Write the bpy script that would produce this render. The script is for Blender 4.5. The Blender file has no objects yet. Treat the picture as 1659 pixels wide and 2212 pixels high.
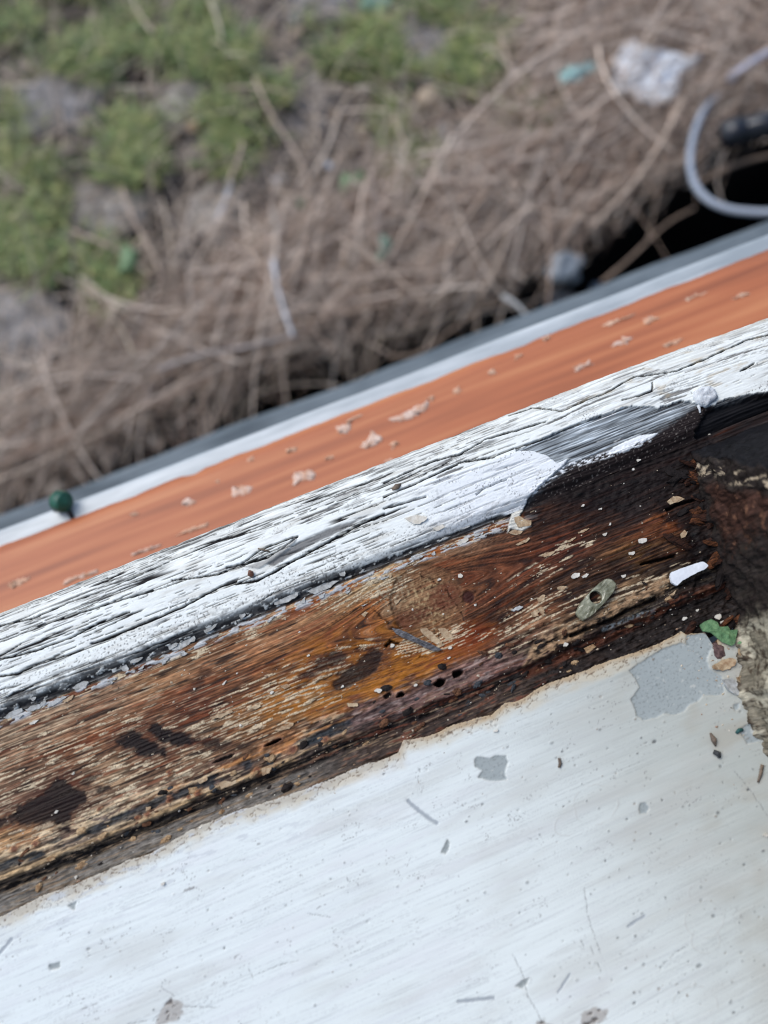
import bpy, math, random
import numpy as np

# ------------------------------------------------------------------ camera
SC = bpy.context.scene
TH, PXA, AL = math.radians(15), math.radians(3.5), math.radians(21.6)
CAM_H, FPX = 0.25, 800.0
fw = np.array([math.tan(PXA), math.tan(TH), -1.0]); fw /= np.linalg.norm(fw)
_x = np.array([1.0, 0, 0]); _x -= _x.dot(fw) * fw; _x /= np.linalg.norm(_x)
_u = np.cross(-fw, _x)
RT = math.cos(AL) * _x - math.sin(AL) * _u
UP = math.sin(AL) * _x + math.cos(AL) * _u
from mathutils import Matrix, Vector
cd = bpy.data.cameras.new('camera'); cam = bpy.data.objects.new('camera', cd)
SC.collection.objects.link(cam)
cam.matrix_world = Matrix(((RT[0], UP[0], -fw[0], 0), (RT[1], UP[1], -fw[1], 0), (RT[2], UP[2], -fw[2], CAM_H), (0, 0, 0, 1)))
cd.sensor_fit = 'AUTO'; cd.sensor_width = 36.0; cd.lens = FPX / 1024 * 36
cd.clip_start = 0.01; cd.clip_end = 500
cd.dof.use_dof = True; cd.dof.focus_distance = 0.262; cd.dof.aperture_fstop = 5.8
SC.camera = cam
SC.cycles.filter_width = 1.15

# ------------------------------------------------------------------ light
SUN_EL, SUN_AZ = math.radians(52), math.radians(-35)     # azimuth from +Y towards +X
w = bpy.data.worlds.new('World'); SC.world = w; w.use_nodes = True
nt = w.node_tree; nt.nodes.clear()
sky = nt.nodes.new('ShaderNodeTexSky'); sky.sky_type = 'NISHITA'; sky.sun_disc = False
sky.sun_elevation = SUN_EL; sky.sun_rotation = SUN_AZ; sky.altitude = 100
sky.air_density = 1.0; sky.dust_density = 1.5; sky.ozone_density = 1.0
bg = nt.nodes.new('ShaderNodeBackground'); bg.inputs['Strength'].default_value = 0.118
wo = nt.nodes.new('ShaderNodeOutputWorld')
nt.links.new(sky.outputs[0], bg.inputs[0]); nt.links.new(bg.outputs[0], wo.inputs[0])
sl = bpy.data.lights.new('sun', 'SUN'); sl.energy = 1.35; sl.angle = math.radians(40); sl.color = (1.0, 0.98, 0.94)
so = bpy.data.objects.new('sun', sl); SC.collection.objects.link(so)
sd = Vector((math.sin(SUN_AZ) * math.cos(SUN_EL), math.cos(SUN_AZ) * math.cos(SUN_EL), math.sin(SUN_EL)))
so.rotation_euler = sd.to_track_quat('Z', 'Y').to_euler()
SC.view_settings.view_transform = 'Standard'; SC.view_settings.look = 'None'
SC.view_settings.gamma = 1.0; SC.view_settings.use_curve_mapping = False
SC.view_settings.exposure = 0.8

rng = np.random.default_rng(7); random.seed(7)

# ------------------------------------------------------------------ pixel -> place (measuring only)
def ray(dx, dy):
    return fw * FPX + RT * (dx * .46293 - 384) - UP * (dy * .46293 - 512)
def P(dx, dy, z):
    d = ray(dx, dy); t = (z - CAM_H) / d[2]
    return np.array([t * d[0], t * d[1], z])
# measuring frames of enlarged photograph crops -> overall frame
def c3(x, y): return (x / 2, 553 + y / 2)
def c4(x, y): return (829.5 + x / 2, 553 + y / 2)
def c5(x, y): return (x / 2, 1106 + y / 2)
def c6(x, y): return (829.5 + x / 2, 1106 + y / 2)
def c7(x, y): return (x / 2, 1659 + y / 2)
def c8(x, y): return (829.5 + x / 2, 1659 + y / 2)
def r1(x, y): return (1350 + x * .1862, 810 + y * .1862)
def r2(x, y): return (1350 + x * .1862, 1188 + y * .1862)
def r3(x, y): return (756 + x * .2604, 1161 + y * .2604)
def r4(x, y): return (1080 + x * .2604, 945 + y * .2604)
def r5(x, y): return (x * .2604, 1458 + y * .2604)
def r6(x, y): return (378 + x * .293, 1350 + y * .293)
def r7(x, y): return (1242 + x * .2686, y * .2686)
def m(f, *pts): return [f(*p) for p in pts]

# ------------------------------------------------------------------ numpy noise
def _h(ix, iy, s):
    n = (ix.astype(np.int64) * 374761393 + iy.astype(np.int64) * 668265263 + s * 982451653) & 0xffffffff
    n = ((n ^ (n >> 13)) * 1274126177) & 0xffffffff
    return (n ^ (n >> 16)) & 0xffffffff
def pn(x, y, s=0):
    x, y = np.broadcast_arrays(np.asarray(x, dtype=np.float64), np.asarray(y, dtype=np.float64))
    ix = np.floor(x); iy = np.floor(y); fx = x - ix; fy = y - iy
    ix = ix.astype(np.int64); iy = iy.astype(np.int64)
    ux = fx * fx * fx * (fx * (fx * 6 - 15) + 10); uy = fy * fy * fy * (fy * (fy * 6 - 15) + 10)
    def g(ox, oy):
        a = _h(ix + ox, iy + oy, s) * (2 * math.pi / 4294967296.0)
        return np.cos(a) * (fx - ox) + np.sin(a) * (fy - oy)
    a = g(0, 0); b = g(1, 0); c = g(0, 1); d = g(1, 1)
    return ((a + (b - a) * ux) * (1 - uy) + (c + (d - c) * ux) * uy) * 1.45
def fbm(x, y, s=0, o=3, gain=.5):
    r = 0; a = 1; t = 0
    for k in range(o):
        r = r + a * pn(x * 2.03 ** k + 17.3 * k, y * 2.03 ** k - 9.1 * k, s + k * 31); t += a; a *= gain
    return r / t
def worley(x, y, s=0):
    ix = np.floor(x).astype(np.int64); iy = np.floor(y).astype(np.int64)
    f1 = np.full(x.shape, 9.0); f2 = np.full(x.shape, 9.0); idv = np.zeros(x.shape)
    for ox in (-1, 0, 1):
        for oy in (-1, 0, 1):
            h1 = _h(ix + ox, iy + oy, s) / 4294967296.0; h2 = _h(ix + ox, iy + oy, s + 7) / 4294967296.0
            d = np.hypot(ix + ox + h1 - x, iy + oy + h2 - y)
            nf = d < f1
            f2 = np.where(nf, f1, np.minimum(f2, d)); idv = np.where(nf, h1, idv); f1 = np.minimum(f1, d)
    return f1, f2, idv
def ss(a, b, x):
    t = np.clip((x - a) / (b - a), 0, 1); return t * t * (3 - 2 * t)
def lin(r, g, b):
    c = np.array([r, g, b]) / 255.0
    return np.where(c <= .04045, c / 12.92, ((c + .055) / 1.055) ** 2.4)
def sd_poly(X, Y, pts, pad=4.0):
    p = np.array(pts, dtype=float); out = np.full(X.shape, 50.0)
    sel = (X > p[:, 0].min() - pad) & (X < p[:, 0].max() + pad) & (Y > p[:, 1].min() - pad) & (Y < p[:, 1].max() + pad)
    x = X[sel]; y = Y[sel]
    if x.size == 0: return out
    d = np.full(x.shape, 1e9); ins = np.zeros(x.shape, bool); n = len(p)
    for i in range(n):
        a = p[i]; b = p[(i + 1) % n]; e = b - a; wx = x - a[0]; wy = y - a[1]
        t = np.clip((wx * e[0] + wy * e[1]) / max(e.dot(e), 1e-9), 0, 1)
        d = np.minimum(d, (wx - t * e[0]) ** 2 + (wy - t * e[1]) ** 2)
        if a[1] != b[1]:
            ins ^= ((a[1] > y) != (b[1] > y)) & (x < (b[0] - a[0]) * (y - a[1]) / (b[1] - a[1]) + a[0])
    d = np.sqrt(d); out[sel] = np.where(ins, -d, d)
    return out
def sd_line(X, Y, pts, pad=4.0):
    p = np.array(pts, dtype=float); out = np.full(X.shape, 50.0)
    sel = (X > p[:, 0].min() - pad) & (X < p[:, 0].max() + pad) & (Y > p[:, 1].min() - pad) & (Y < p[:, 1].max() + pad)
    x = X[sel]; y = Y[sel]
    if x.size == 0: return out
    d = np.full(x.shape, 1e9)
    for a, b in zip(p[:-1], p[1:]):
        e = b - a; wx = x - a[0]; wy = y - a[1]
        t = np.clip((wx * e[0] + wy * e[1]) / max(e.dot(e), 1e-9), 0, 1)
        d = np.minimum(d, (wx - t * e[0]) ** 2 + (wy - t * e[1]) ** 2)
    out[sel] = np.sqrt(d); return out

# ------------------------------------------------------------------ mesh helpers
def link(o, parent=None):
    SC.collection.objects.link(o)
    if parent: o.parent = parent
    return o
def tag(o, label=None, cat=None, group=None, kind=None):
    if label: o['label'] = label
    if cat: o['category'] = cat
    if group: o['group'] = group
    if kind: o['kind'] = kind
    return o
def empty(name, loc=(0, 0, 0)):
    o = bpy.data.objects.new(name, None); o.location = loc; o.empty_display_size = .01
    return link(o)
def build(name, V, Fc, mat, parent=None, smooth=True, attrs=None):
    """V (n,3), Fc list of tuples or (n,4)/(n,3) array -> one mesh object"""
    me = bpy.data.meshes.new(name)
    V = np.ascontiguousarray(V, dtype=np.float32)
    if isinstance(Fc, np.ndarray):
        k = Fc.shape[1]; nf = len(Fc)
        me.vertices.add(len(V)); me.vertices.foreach_set('co', V.ravel())
        me.loops.add(nf * k); me.loops.foreach_set('vertex_index', np.ascontiguousarray(Fc, dtype=np.int32).ravel())
        me.polygons.add(nf); me.polygons.foreach_set('loop_start', np.arange(0, nf * k, k, dtype=np.int32))
        me.update(calc_edges=True)
    else:
        me.from_pydata([tuple(v) for v in V], [], Fc)
    me.polygons.foreach_set('use_smooth', np.full(len(me.polygons), smooth, dtype=bool))
    for an, av in (attrs or {}).items():
        av = np.asarray(av, dtype=np.float32)
        if av.ndim == 2:
            a = me.attributes.new(an, 'FLOAT_COLOR', 'POINT')
            a.data.foreach_set('color', np.ascontiguousarray(np.c_[av, np.ones(len(av))], dtype=np.float32).ravel())
        else:
            a = me.attributes.new(an, 'FLOAT', 'POINT'); a.data.foreach_set('value', np.ascontiguousarray(av))
    me.materials.append(mat); me.update()
    o = bpy.data.objects.new(name, me)
    return link(o, parent)
def grid_faces(nr, nc, flip=False):
    i = np.arange((nr - 1) * (nc - 1)); r = i // (nc - 1); c = i % (nc - 1); a = r * nc + c
    f = np.stack([a, a + 1, a + nc + 1, a + nc], 1)
    return f[:, ::-1] if flip else f
def tube(pts, rad, sides=6, cap=True):
    pts = np.array(pts, dtype=float); n = len(pts); rad = np.broadcast_to(np.asarray(rad, dtype=float), (n,))
    tan = np.gradient(pts, axis=0); tan /= np.linalg.norm(tan, axis=1)[:, None] + 1e-12
    ref = np.array([0.13, 0.21, 1.0]); a = np.cross(tan, ref); a /= np.linalg.norm(a, axis=1)[:, None] + 1e-9
    b = np.cross(tan, a); th = np.arange(sides) * 2 * math.pi / sides
    V = pts[:, None] + rad[:, None, None] * (np.cos(th)[None, :, None] * a[:, None] + np.sin(th)[None, :, None] * b[:, None])
    V = V.reshape(-1, 3); F = []
    for i in range(n - 1):
        for j in range(sides):
            k = (j + 1) % sides; F.append((i * sides + j, i * sides + k, (i + 1) * sides + k, (i + 1) * sides + j))
    if cap: F += [tuple(range(sides))[::-1], tuple((n - 1) * sides + j for j in range(sides))]
    return V, F
def resample(pts, n, closed=False):
    p = np.array(pts, dtype=float)
    if closed: p = np.vstack([p, p[:1]])
    s = np.r_[0, np.cumsum(np.linalg.norm(np.diff(p, axis=0), axis=1))]
    t = np.linspace(0, s[-1], n + 1)[:-1] if closed else np.linspace(0, s[-1], n)
    return np.stack([np.interp(t, s, p[:, k]) for k in range(p.shape[1])], 1)
def smooth_path(pts, n):
    p = np.array(pts, dtype=float)
    for _ in range(3):
        q = np.empty((2 * len(p) - 2, p.shape[1])); q[0::2] = .75 * p[:-1] + .25 * p[1:]; q[1::2] = .25 * p[:-1] + .75 * p[1:]
        p = np.vstack([p[:1], q, p[-1:]])
    return resample(p, n)
def plate(poly, z0, thick, n=28, rings=4, top=None, jag=0.0, seed=0):
    """closed irregular plate: outline (x,y), top(x,y,t)->height offset, t=0 rim..1 centre"""
    r_ = np.random.default_rng(seed); o = resample(poly, n, True); c = o.mean(0)
    if jag: o = o + r_.normal(0, jag, o.shape)
    Vt = []; Vb = []
    for k in range(rings):
        s = 1 - k / rings; q = c + (o - c) * s; t = 1 - s
        dz = top(q[:, 0], q[:, 1], t) if top else np.zeros(n)
        z0v = z0(q[:, 0], q[:, 1]) if callable(z0) else z0
        Vt.append(np.c_[q, z0v + thick + dz]); Vb.append(np.c_[q, z0v + dz * .0])
    cz = z0(c[:1], c[1:]) [0] if callable(z0) else z0
    ct = cz + thick + (top(c[:1], c[1:], 1.0)[0] if top else 0)
    V = np.vstack(Vt + Vb + [np.array([[c[0], c[1], ct], [c[0], c[1], cz]])]); F = []
    nb = rings * n
    for k in range(rings - 1):
        for j in range(n):
            l = (j + 1) % n
            F.append((k * n + j, k * n + l, (k + 1) * n + l, (k + 1) * n + j))
            F.append((nb + k * n + j, nb + (k + 1) * n + j, nb + (k + 1) * n + l, nb + k * n + l))
    for j in range(n):
        l = (j + 1) % n
        F.append(((rings - 1) * n + j, (rings - 1) * n + l, 2 * nb)); F.append((nb + (rings - 1) * n + l, nb + (rings - 1) * n + j, 2 * nb + 1))
        F.append((j, nb + j, nb + l, l))
    A = np.roll(o, -1, 0); area = (o[:, 0] * A[:, 1] - A[:, 0] * o[:, 1]).sum()
    if area < 0: F = [f[::-1] for f in F]
    return V, F
def rock(c, rx, ry, rz, seed=0, nu=14, nv=9, amp=.18, rot=0):
    V = []; F = []
    for i in range(nv + 1):
        for j in range(nu):
            ph = math.pi * i / nv; t = 2 * math.pi * j / nu
            d = np.array([math.sin(ph) * math.cos(t), math.sin(ph) * math.sin(t), math.cos(ph)]); V.append(d)
    V = np.array(V)
    k = 1 + amp * (fbm(V[:, 0] * 1.7 + V[:, 2] * 1.3 + seed * 3.1, V[:, 1] * 1.7 - V[:, 2] * .9, seed, 3) * 2)
    V = np.sign(V) * np.abs(V) ** .85 * k[:, None] * np.array([rx, ry, rz])
    cr, sr = math.cos(rot), math.sin(rot)
    V = np.c_[V[:, 0] * cr - V[:, 1] * sr, V[:, 0] * sr + V[:, 1] * cr, V[:, 2]] + np.array(c)
    for i in range(nv):
        for j in range(nu):
            l = (j + 1) % nu; F.append((i * nu + j, (i + 1) * nu + j, (i + 1) * nu + l, i * nu + l))
    return V, F

# ------------------------------------------------------------------ materials
def new_mat(name):
    mt = bpy.data.materials.new(name); mt.use_nodes = True; t = mt.node_tree; t.nodes.clear()
    o = t.nodes.new('ShaderNodeOutputMaterial'); b = t.nodes.new('ShaderNodeBsdfPrincipled')
    t.links.new(b.outputs[0], o.inputs[0]); return mt, t, b
def worn_mat(name, stretch, vary=.35, bump=.25, spec=.4, dist=.0003):
    """colour comes from the worn surface itself (albedo attribute), fine grain and relief from noise"""
    mt, t, b = new_mat(name); N = t.nodes; L = t.links
    at = N.new('ShaderNodeAttribute'); at.attribute_name = 'albedo'
    ar = N.new('ShaderNodeAttribute'); ar.attribute_name = 'rough'
    tc = N.new('ShaderNodeTexCoord'); mp = N.new('ShaderNodeMapping'); mp.inputs['Scale'].default_value = stretch
    L.new(tc.outputs['Object'], mp.inputs[0])
    n1 = N.new('ShaderNodeTexNoise'); n1.inputs['Scale'].default_value = 1.0; n1.inputs['Detail'].default_value = 6; n1.inputs['Roughness'].default_value = .65
    L.new(mp.outputs[0], n1.inputs['Vector'])
    mr = N.new('ShaderNodeMapRange'); mr.inputs[1].default_value = .3; mr.inputs[2].default_value = .7
    mr.inputs[3].default_value = 1 - vary; mr.inputs[4].default_value = 1 + vary * .6
    L.new(n1.outputs[0], mr.inputs[0])
    mx = N.new('ShaderNodeMix'); mx.data_type = 'RGBA'; mx.blend_type = 'MULTIPLY'; mx.inputs[0].default_value = 1
    L.new(at.outputs['Color'], mx.inputs[6]); L.new(mr.outputs[0], mx.inputs[7]); L.new(mx.outputs[2], b.inputs['Base Color'])
    L.new(ar.outputs['Fac'], b.inputs['Roughness']); b.inputs['Specular IOR Level'].default_value = spec
    bp = N.new('ShaderNodeBump'); bp.inputs['Strength'].default_value = bump; bp.inputs['Distance'].default_value = dist
    L.new(n1.outputs[0], bp.inputs['Height']); L.new(bp.outputs[0], b.inputs['Normal'])
    return mt
def plain_mat(name, col, col2=None, scale=200, rough=.6, spec=.4, bump=.2, stretch=(1, 1, 1), lo=.35, hi=.65, dist=.001, sss=0, rand=0.0, bsc=None):
    mt, t, b = new_mat(name); N = t.nodes; L = t.links
    tc = N.new('ShaderNodeTexCoord'); mp = N.new('ShaderNodeMapping'); mp.inputs['Scale'].default_value = stretch
    L.new(tc.outputs['Object'], mp.inputs[0])
    n1 = N.new('ShaderNodeTexNoise'); n1.inputs['Scale'].default_value = scale; n1.inputs['Detail'].default_value = 5; n1.inputs['Roughness'].default_value = .6
    L.new(mp.outputs[0], n1.inputs['Vector'])
    cr = N.new('ShaderNodeValToRGB'); cr.color_ramp.elements[0].position = lo; cr.color_ramp.elements[1].position = hi
    cr.color_ramp.elements[0].color = (*lin(*col), 1); cr.color_ramp.elements[1].color = (*lin(*(col2 or col)), 1)
    L.new(n1.outputs[0], cr.inputs[0]); out = cr.outputs[0]
    if rand:
        at = N.new('ShaderNodeAttribute'); at.attribute_name = 'tone'
        mx = N.new('ShaderNodeMix'); mx.data_type = 'RGBA'; mx.blend_type = 'MULTIPLY'; mx.inputs[0].default_value = rand
        L.new(out, mx.inputs[6]); L.new(at.outputs['Color'], mx.inputs[7]); out = mx.outputs[2]
    L.new(out, b.inputs['Base Color']); b.inputs['Roughness'].default_value = rough; b.inputs['Specular IOR Level'].default_value = spec
    if sss: b.inputs['Subsurface Weight'].default_value = sss; b.inputs['Subsurface Radius'].default_value = (.003, .003, .003)
    if bump:
        bp = N.new('ShaderNodeBump'); bp.inputs['Strength'].default_value = bump; bp.inputs['Distance'].default_value = dist
        if bsc:
            n2 = N.new('ShaderNodeTexNoise'); n2.inputs['Scale'].default_value = bsc; n2.inputs['Detail'].default_value = 6
            L.new(mp.outputs[0], n2.inputs['Vector']); L.new(n2.outputs[0], bp.inputs['Height'])
        else: L.new(n1.outputs[0], bp.inputs['Height'])
        L.new(bp.outputs[0], b.inputs['Normal'])
    return mt

# ================================================================== THE WINDOW FRAME (units below: mm)
V_EDGE, V_WB, V_BD = 84.5, 51.0, -2.5
def prof(v):
    v = np.asarray(v, dtype=float)
    z = np.where(v < 12, -1.3 - 1.6 * ss(7, 2.5, v) + 1.2 * ss(0.5, -3, v), -1.3 + (v - 12) / 39 * .9)
    z = np.where(v > 48, z + 2.9 * ss(50.8, 55, v), z)
    t = np.clip((v - 67) / (V_EDGE - 67), 0, 1)
    return z - 11.0 * (1 - np.sqrt(1 - t * t * .97))
def S(dx, dy):
    z = 0.0
    for _ in range(6):
        p = P(dx, dy, z * .001) * 1000; z = float(prof(min(p[1], V_EDGE)))
    return (p[0], p[1])
def Sm(f, *pts): return [S(*f(*p)) for p in pts]
def Sd(*pts): return [S(*p) for p in pts]

def axis(a, b, lo, hi, step):
    d = np.arange(lo, hi, step)
    left = lo - np.geomspace(step, max(lo - a, step * 1.01), 40)[::-1] if a < lo else np.array([])
    right = hi + np.geomspace(step, max(b - hi, step * 1.01), 30) if b > hi else np.array([])
    return np.r_[left, d, right]
class Surf:
    def __init__(s, X, Y, base, rough):
        s.X, s.Y = X, Y; s.wx = X + .8 * fbm(X / 3.0, Y / 1.5, 91, 3); s.wy = Y + .5 * fbm(X / 2.5, Y / 1.2, 57, 3)
        s.Z = prof(Y); s.C = np.empty(X.shape + (3,)); s.C[:] = base; s.R = np.full(X.shape, rough)
    def mix(s, col, mk, rough=None):
        mk = np.clip(mk, 0, 1); s.C += (np.asarray(col) - s.C) * mk[..., None]
        if rough is not None: s.R += (rough - s.R) * mk
    def poly(s, pts, soft=.5, warp=1.0):
        return ss(soft, -soft, sd_poly(s.X + (s.wx - s.X) * warp, s.Y + (s.wy - s.Y) * warp, pts))
    def line(s, pts, wd, soft=.25, warp=.6):
        return ss(wd + soft, wd - soft, sd_line(s.X + (s.wx - s.X) * warp, s.Y + (s.wy - s.Y) * warp, pts))
    def blob(s, c, rx, ry, soft=.5, warp=2.0):
        d = np.hypot((s.X + (s.wx - s.X) * warp - c[0]) / rx, (s.Y + (s.wy - s.Y) * warp - c[1]) / ry)
        return ss(1 + soft, 1 - soft, d)

WHITE = lin(226, 229, 224); GREYW = lin(122, 122, 120); BLACK = lin(30, 28, 29); DIRT = lin(96, 92, 86)
MAT_NOSE = worn_mat('cracked_white_paint', (500, 1600, 1600), .09, .30, .15)
MAT_RAIL = worn_mat('rotten_timber', (320, 2600, 2600), .5, .6, .14)
MAT_SILL = worn_mat('brushed_white_paint', (70, 1500, 1500), .04, .18, .25, .0002)
MAT_JAMB = worn_mat('rotten_jamb', (600, 1500, 160), .5, .4, .10)

frame = empty('timber_casement', (0, .05, 0)); tag(frame, 'rotten timber window frame with peeling white outer lip and wet brown rail', 'window frame', kind='thing')
frame_inv = Matrix.Translation((0, -.05, 0))

# ---------------- nosing: the white weathered outer lip
xs = axis(-420, 420, -150, 205, .27)
vs = np.r_[np.arange(V_WB, V_EDGE - .3, .24), V_EDGE - .3 + .3 * np.sin(np.linspace(0, math.pi / 2, 8))]
X, Y = np.meshgrid(xs, vs)
q = Surf(X, Y, WHITE, .55)
gv = Y + 1.6 * fbm(X / 45, Y / 14, 3, 2)                     # grain lines wander slowly
edge_t = ss(66, 84, Y)
# thin dirt film and grey weathering of the paint
q.mix(lin(200, 200, 194), .45 * ss(.0, .5, fbm(X / 14, gv / 3, 5, 4)), .6)
q.mix(lin(158, 156, 151), .5 * edge_t * ss(-.35, .3, fbm(X / 30, gv / .55, 8, 3)))
q.mix(lin(186, 182, 170), .45 * ss(.1, .4, fbm(X / 20, gv / 2.2, 6, 4)))
speck = ss(.30, .5, pn(X / .7, Y / .55, 12)) * ss(-.15, .35, fbm(X / 16, Y / 4, 14, 3) + .5 * ss(66, 54, Y) - .2)
q.mix(lin(74, 72, 70), .8 * speck); q.Z -= .08 * speck
# bare grey wood showing where paint has come off along the grain
bare = ss(.33, .37, fbm(X / 26, gv / 1.5, 21, 3) + .10 * edge_t - .05)
bare *= ss(52, 55, Y)
q.mix(lin(128, 127, 124) * (1 + .5 * fbm(X / 20, gv / .35, 23, 2))[..., None], bare, .8); q.Z -= .3 * bare
# cracks along the grain (contours of stretched noise)
def crack(n, wv, md): return ss(wv, wv * .55, np.abs(n)) * md
c1 = crack(pn(X / 75, gv / 2.3 + .12 * pn(X / 6, Y / 4, 33), 31), .07, ss(-.2, .1, pn(X / 30, Y / 5, 35)))
c2 = crack(pn(X / 55, gv / 1.05, 37), .11, ss(-.05, .3, pn(X / 15, Y / 3, 39) + .35 * edge_t - .1))
c3m = crack(pn(X / 60, gv / .62, 41), .2, ss(.05, .4, pn(X / 18, Y / 2.2, 43) + .55 * edge_t - .25))
xc = crack(pn(X / 1.6 + .3 * pn(X, Y, 3), Y / 9, 45), .05, ss(.28, .5, pn(X / 9, Y / 4, 47)))     # short cross checks
main = np.zeros(X.shape)
for wd, pts in [
    (.30, Sm(c5, (395, 568), (470, 545), (540, 515), (720, 440), (800, 405), (890, 355), (960, 320), (1020, 300))),
    (.34, Sm(c5, (1020, 312), (1110, 295), (1180, 262), (1250, 220), (1400, 140), (1560, 50), (1659, 10))),
    (.24, Sm(c5, (-60, 720), (70, 700), (170, 655), (300, 615), (360, 590))),
    (.22, Sm(c5, (-60, 640), (40, 628), (150, 600), (300, 545), (430, 480), (560, 430))),
    (.20, Sm(c5, (740, 295), (840, 285), (960, 265), (1040, 225), (1130, 160), (1280, 105))),
    (.26, Sm(c5, (980, 240), (1090, 215), (1160, 195), (1230, 150), (1285, 105))),
    (.18, Sm(c5, (-40, 500), (140, 460), (300, 390), (470, 330), (620, 265))),
    (.2, Sm(c5, (160, 495), (330, 440), (520, 380), (660, 340))),
    (.22, Sm(c4, (0, 980), (200, 890), (330, 855), (440, 790), (600, 745), (700, 715))),
    (.22, Sm(c4, (0, 1040), (120, 990), (230, 940), (330, 890), (470, 870), (560, 830))),
    (.26, Sm(c4, (570, 830), (700, 785), (800, 740), (940, 690))),
    (.2, Sm(c4, (540, 690), (640, 655), (770, 670), (880, 620), (960, 590), (1080, 520), (1180, 505), (1270, 490), (1380, 440), (1460, 400), (1560, 350), (1659, 325), (1760, 290))),
    (.18, Sm(c4, (1030, 620), (1100, 605), (1160, 580), (1160, 545))),
    (.2, Sm(c4, (1540, 495), (1600, 460))),
    (.16, Sm(c4, (400, 1030), (440, 1000), (530, 965))),
    (.3, Sm(c4, (0, 1090), (60, 1075), (140, 1050), (180, 1040))),
]:
    main = np.maximum(main, ss(wd + .16, wd - .1, sd_line(X + .25 * pn(X / 1.5, Y, 61), Y + .35 * fbm(X / 4, Y, 63, 3), pts) + .12 * pn(X / 6, Y / 3, 65)))
left = ss(80, 40, X)
allc = np.maximum.reduce([main, c1 * (.35 + .65 * left), 0.85 * c2 * (.25 + .75 * left), .45 * c3m * (.5 + .5 * left), .5 * xc * left])
q.mix(lin(38, 36, 36), allc, .9)
q.Z -= 1.3 * main + .75 * c1 * (.35 + .65 * left) + .4 * c2 + .2 * c3m
# curled flake lip next to the wide open split
tip = q.poly(Sm(c5, (1060, 235), (1150, 205), (1220, 150), (1285, 108), (1275, 130), (1200, 200), (1120, 245)), .3, .3)
q.mix(lin(150, 148, 143), tip * .8); q.Z += .5 * tip
wood2 = q.poly(Sm(c5, (1150, 225), (1290, 130), (1420, 70), (1560, 30), (1500, 70), (1330, 150), (1180, 235)), .4, .6)
q.mix(lin(104, 103, 102), wood2 * .9, .85); q.Z -= .4 * wood2
lobe = np.maximum(q.poly(Sd((760, 1085), (960, 1030), (1114, 975), (1150, 973), (1185, 985), (1203, 1000), (1232, 988), (1216, 1006), (1170, 1046), (1142, 1074), (1132, 1098), (1115, 1112), (1080, 1112), (980, 1150), (760, 1230)), .15, .6),
                  q.poly(Sd((1112, 1095), (1134, 1092), (1124, 1112), (1118, 1122), (1138, 1127), (1146, 1136), (1126, 1146), (1104, 1142), (1098, 1150), (1100, 1130), (1106, 1115)), .15, .5))
lobe_c = lobe * ss(12, 46, X + 7 * fbm(X / 7, Y / 3, 70, 3))
# bare patch, right
bp_ = q.poly(Sd((1114, 973), (1200, 935), (1280, 903), (1345, 880), (1370, 875), (1420, 880), (1470, 866), (1494, 868), (1530, 880), (1564, 863), (1610, 852), (1660, 845), (1760, 815), (1900, 790), (1900, 1200), (1060, 1200), (1100, 1120)), .12, 1.7) * (1 - lobe)
wf = fbm(X / 34, Y / .55, 71, 3); wf2 = fbm(X / 10, Y / .4, 72, 2)
q.mix(lin(128, 134, 137) * np.exp(1.9 * wf + 1.4 * wf2 - .5 * ss(60, 54, Y))[..., None], bp_, .75)
q.mix(lin(44, 44, 46), bp_ * .85 * ss(.20, .32, -wf)); q.mix(lin(196, 198, 196), bp_ * .6 * ss(.30, .40, fbm(X / 9, Y / .8, 74, 3)))
q.Z -= bp_ * (.75 - .5 * wf - .3 * wf2)
blk = q.poly(Sd((1410, 935), (1470, 895), (1510, 868), (1560, 872), (1900, 760), (1900, 1200), (1060, 1200), (1130, 1085), (1170, 1050), (1225, 1005), (1330, 962)), 2.0, 2.0) * bp_
q.mix(lin(34, 27, 26) * (1 + .7 * fbm(X / 6, Y / .6, 73, 3))[..., None], blk, .6)
gsp = blk * ss(.42, .6, pn(X / .9, Y / .5, 75)); q.mix(lin(120, 112, 105), gsp * .7)
deepblk = q.poly(Sd((1530, 885), (1600, 862), (1700, 842), (1900, 800), (1900, 1020), (1660, 1010), (1530, 985), (1505, 930)), .8, 1.2)
q.mix(lin(24, 24, 27), deepblk, .8); q.Z -= 2.5 * deepblk
# fringe of paint: lower lobe, sliver and thin line of paint over the bare strip
sliv = q.poly(Sd((1309, 982), (1325, 965), (1350, 952), (1385, 938), (1424, 934), (1405, 948), (1378, 956), (1360, 972), (1330, 978)), .15, .5)
frng = q.line(Sd((1150, 1062), (1190, 1030), (1225, 1008), (1265, 995), (1310, 982), (1350, 968), (1400, 950)), 1.0, .4) * ss(.0, .12, fbm(X / 2.2, Y / .7, 77, 3))
for mk, ck in ((lobe, lobe_c * .85), (sliv, sliv), (frng, frng)):
    q.mix(lin(222, 225, 226), ck, .6); q.Z += .3 * ck
lsp = lobe_c * ss(.32, .5, pn(X / .6, Y / .5, 79)) * ss(-.05, .3, fbm(X / 6, Y / 4, 80, 2)); q.mix(lin(70, 68, 66), lsp * .85)
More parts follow.
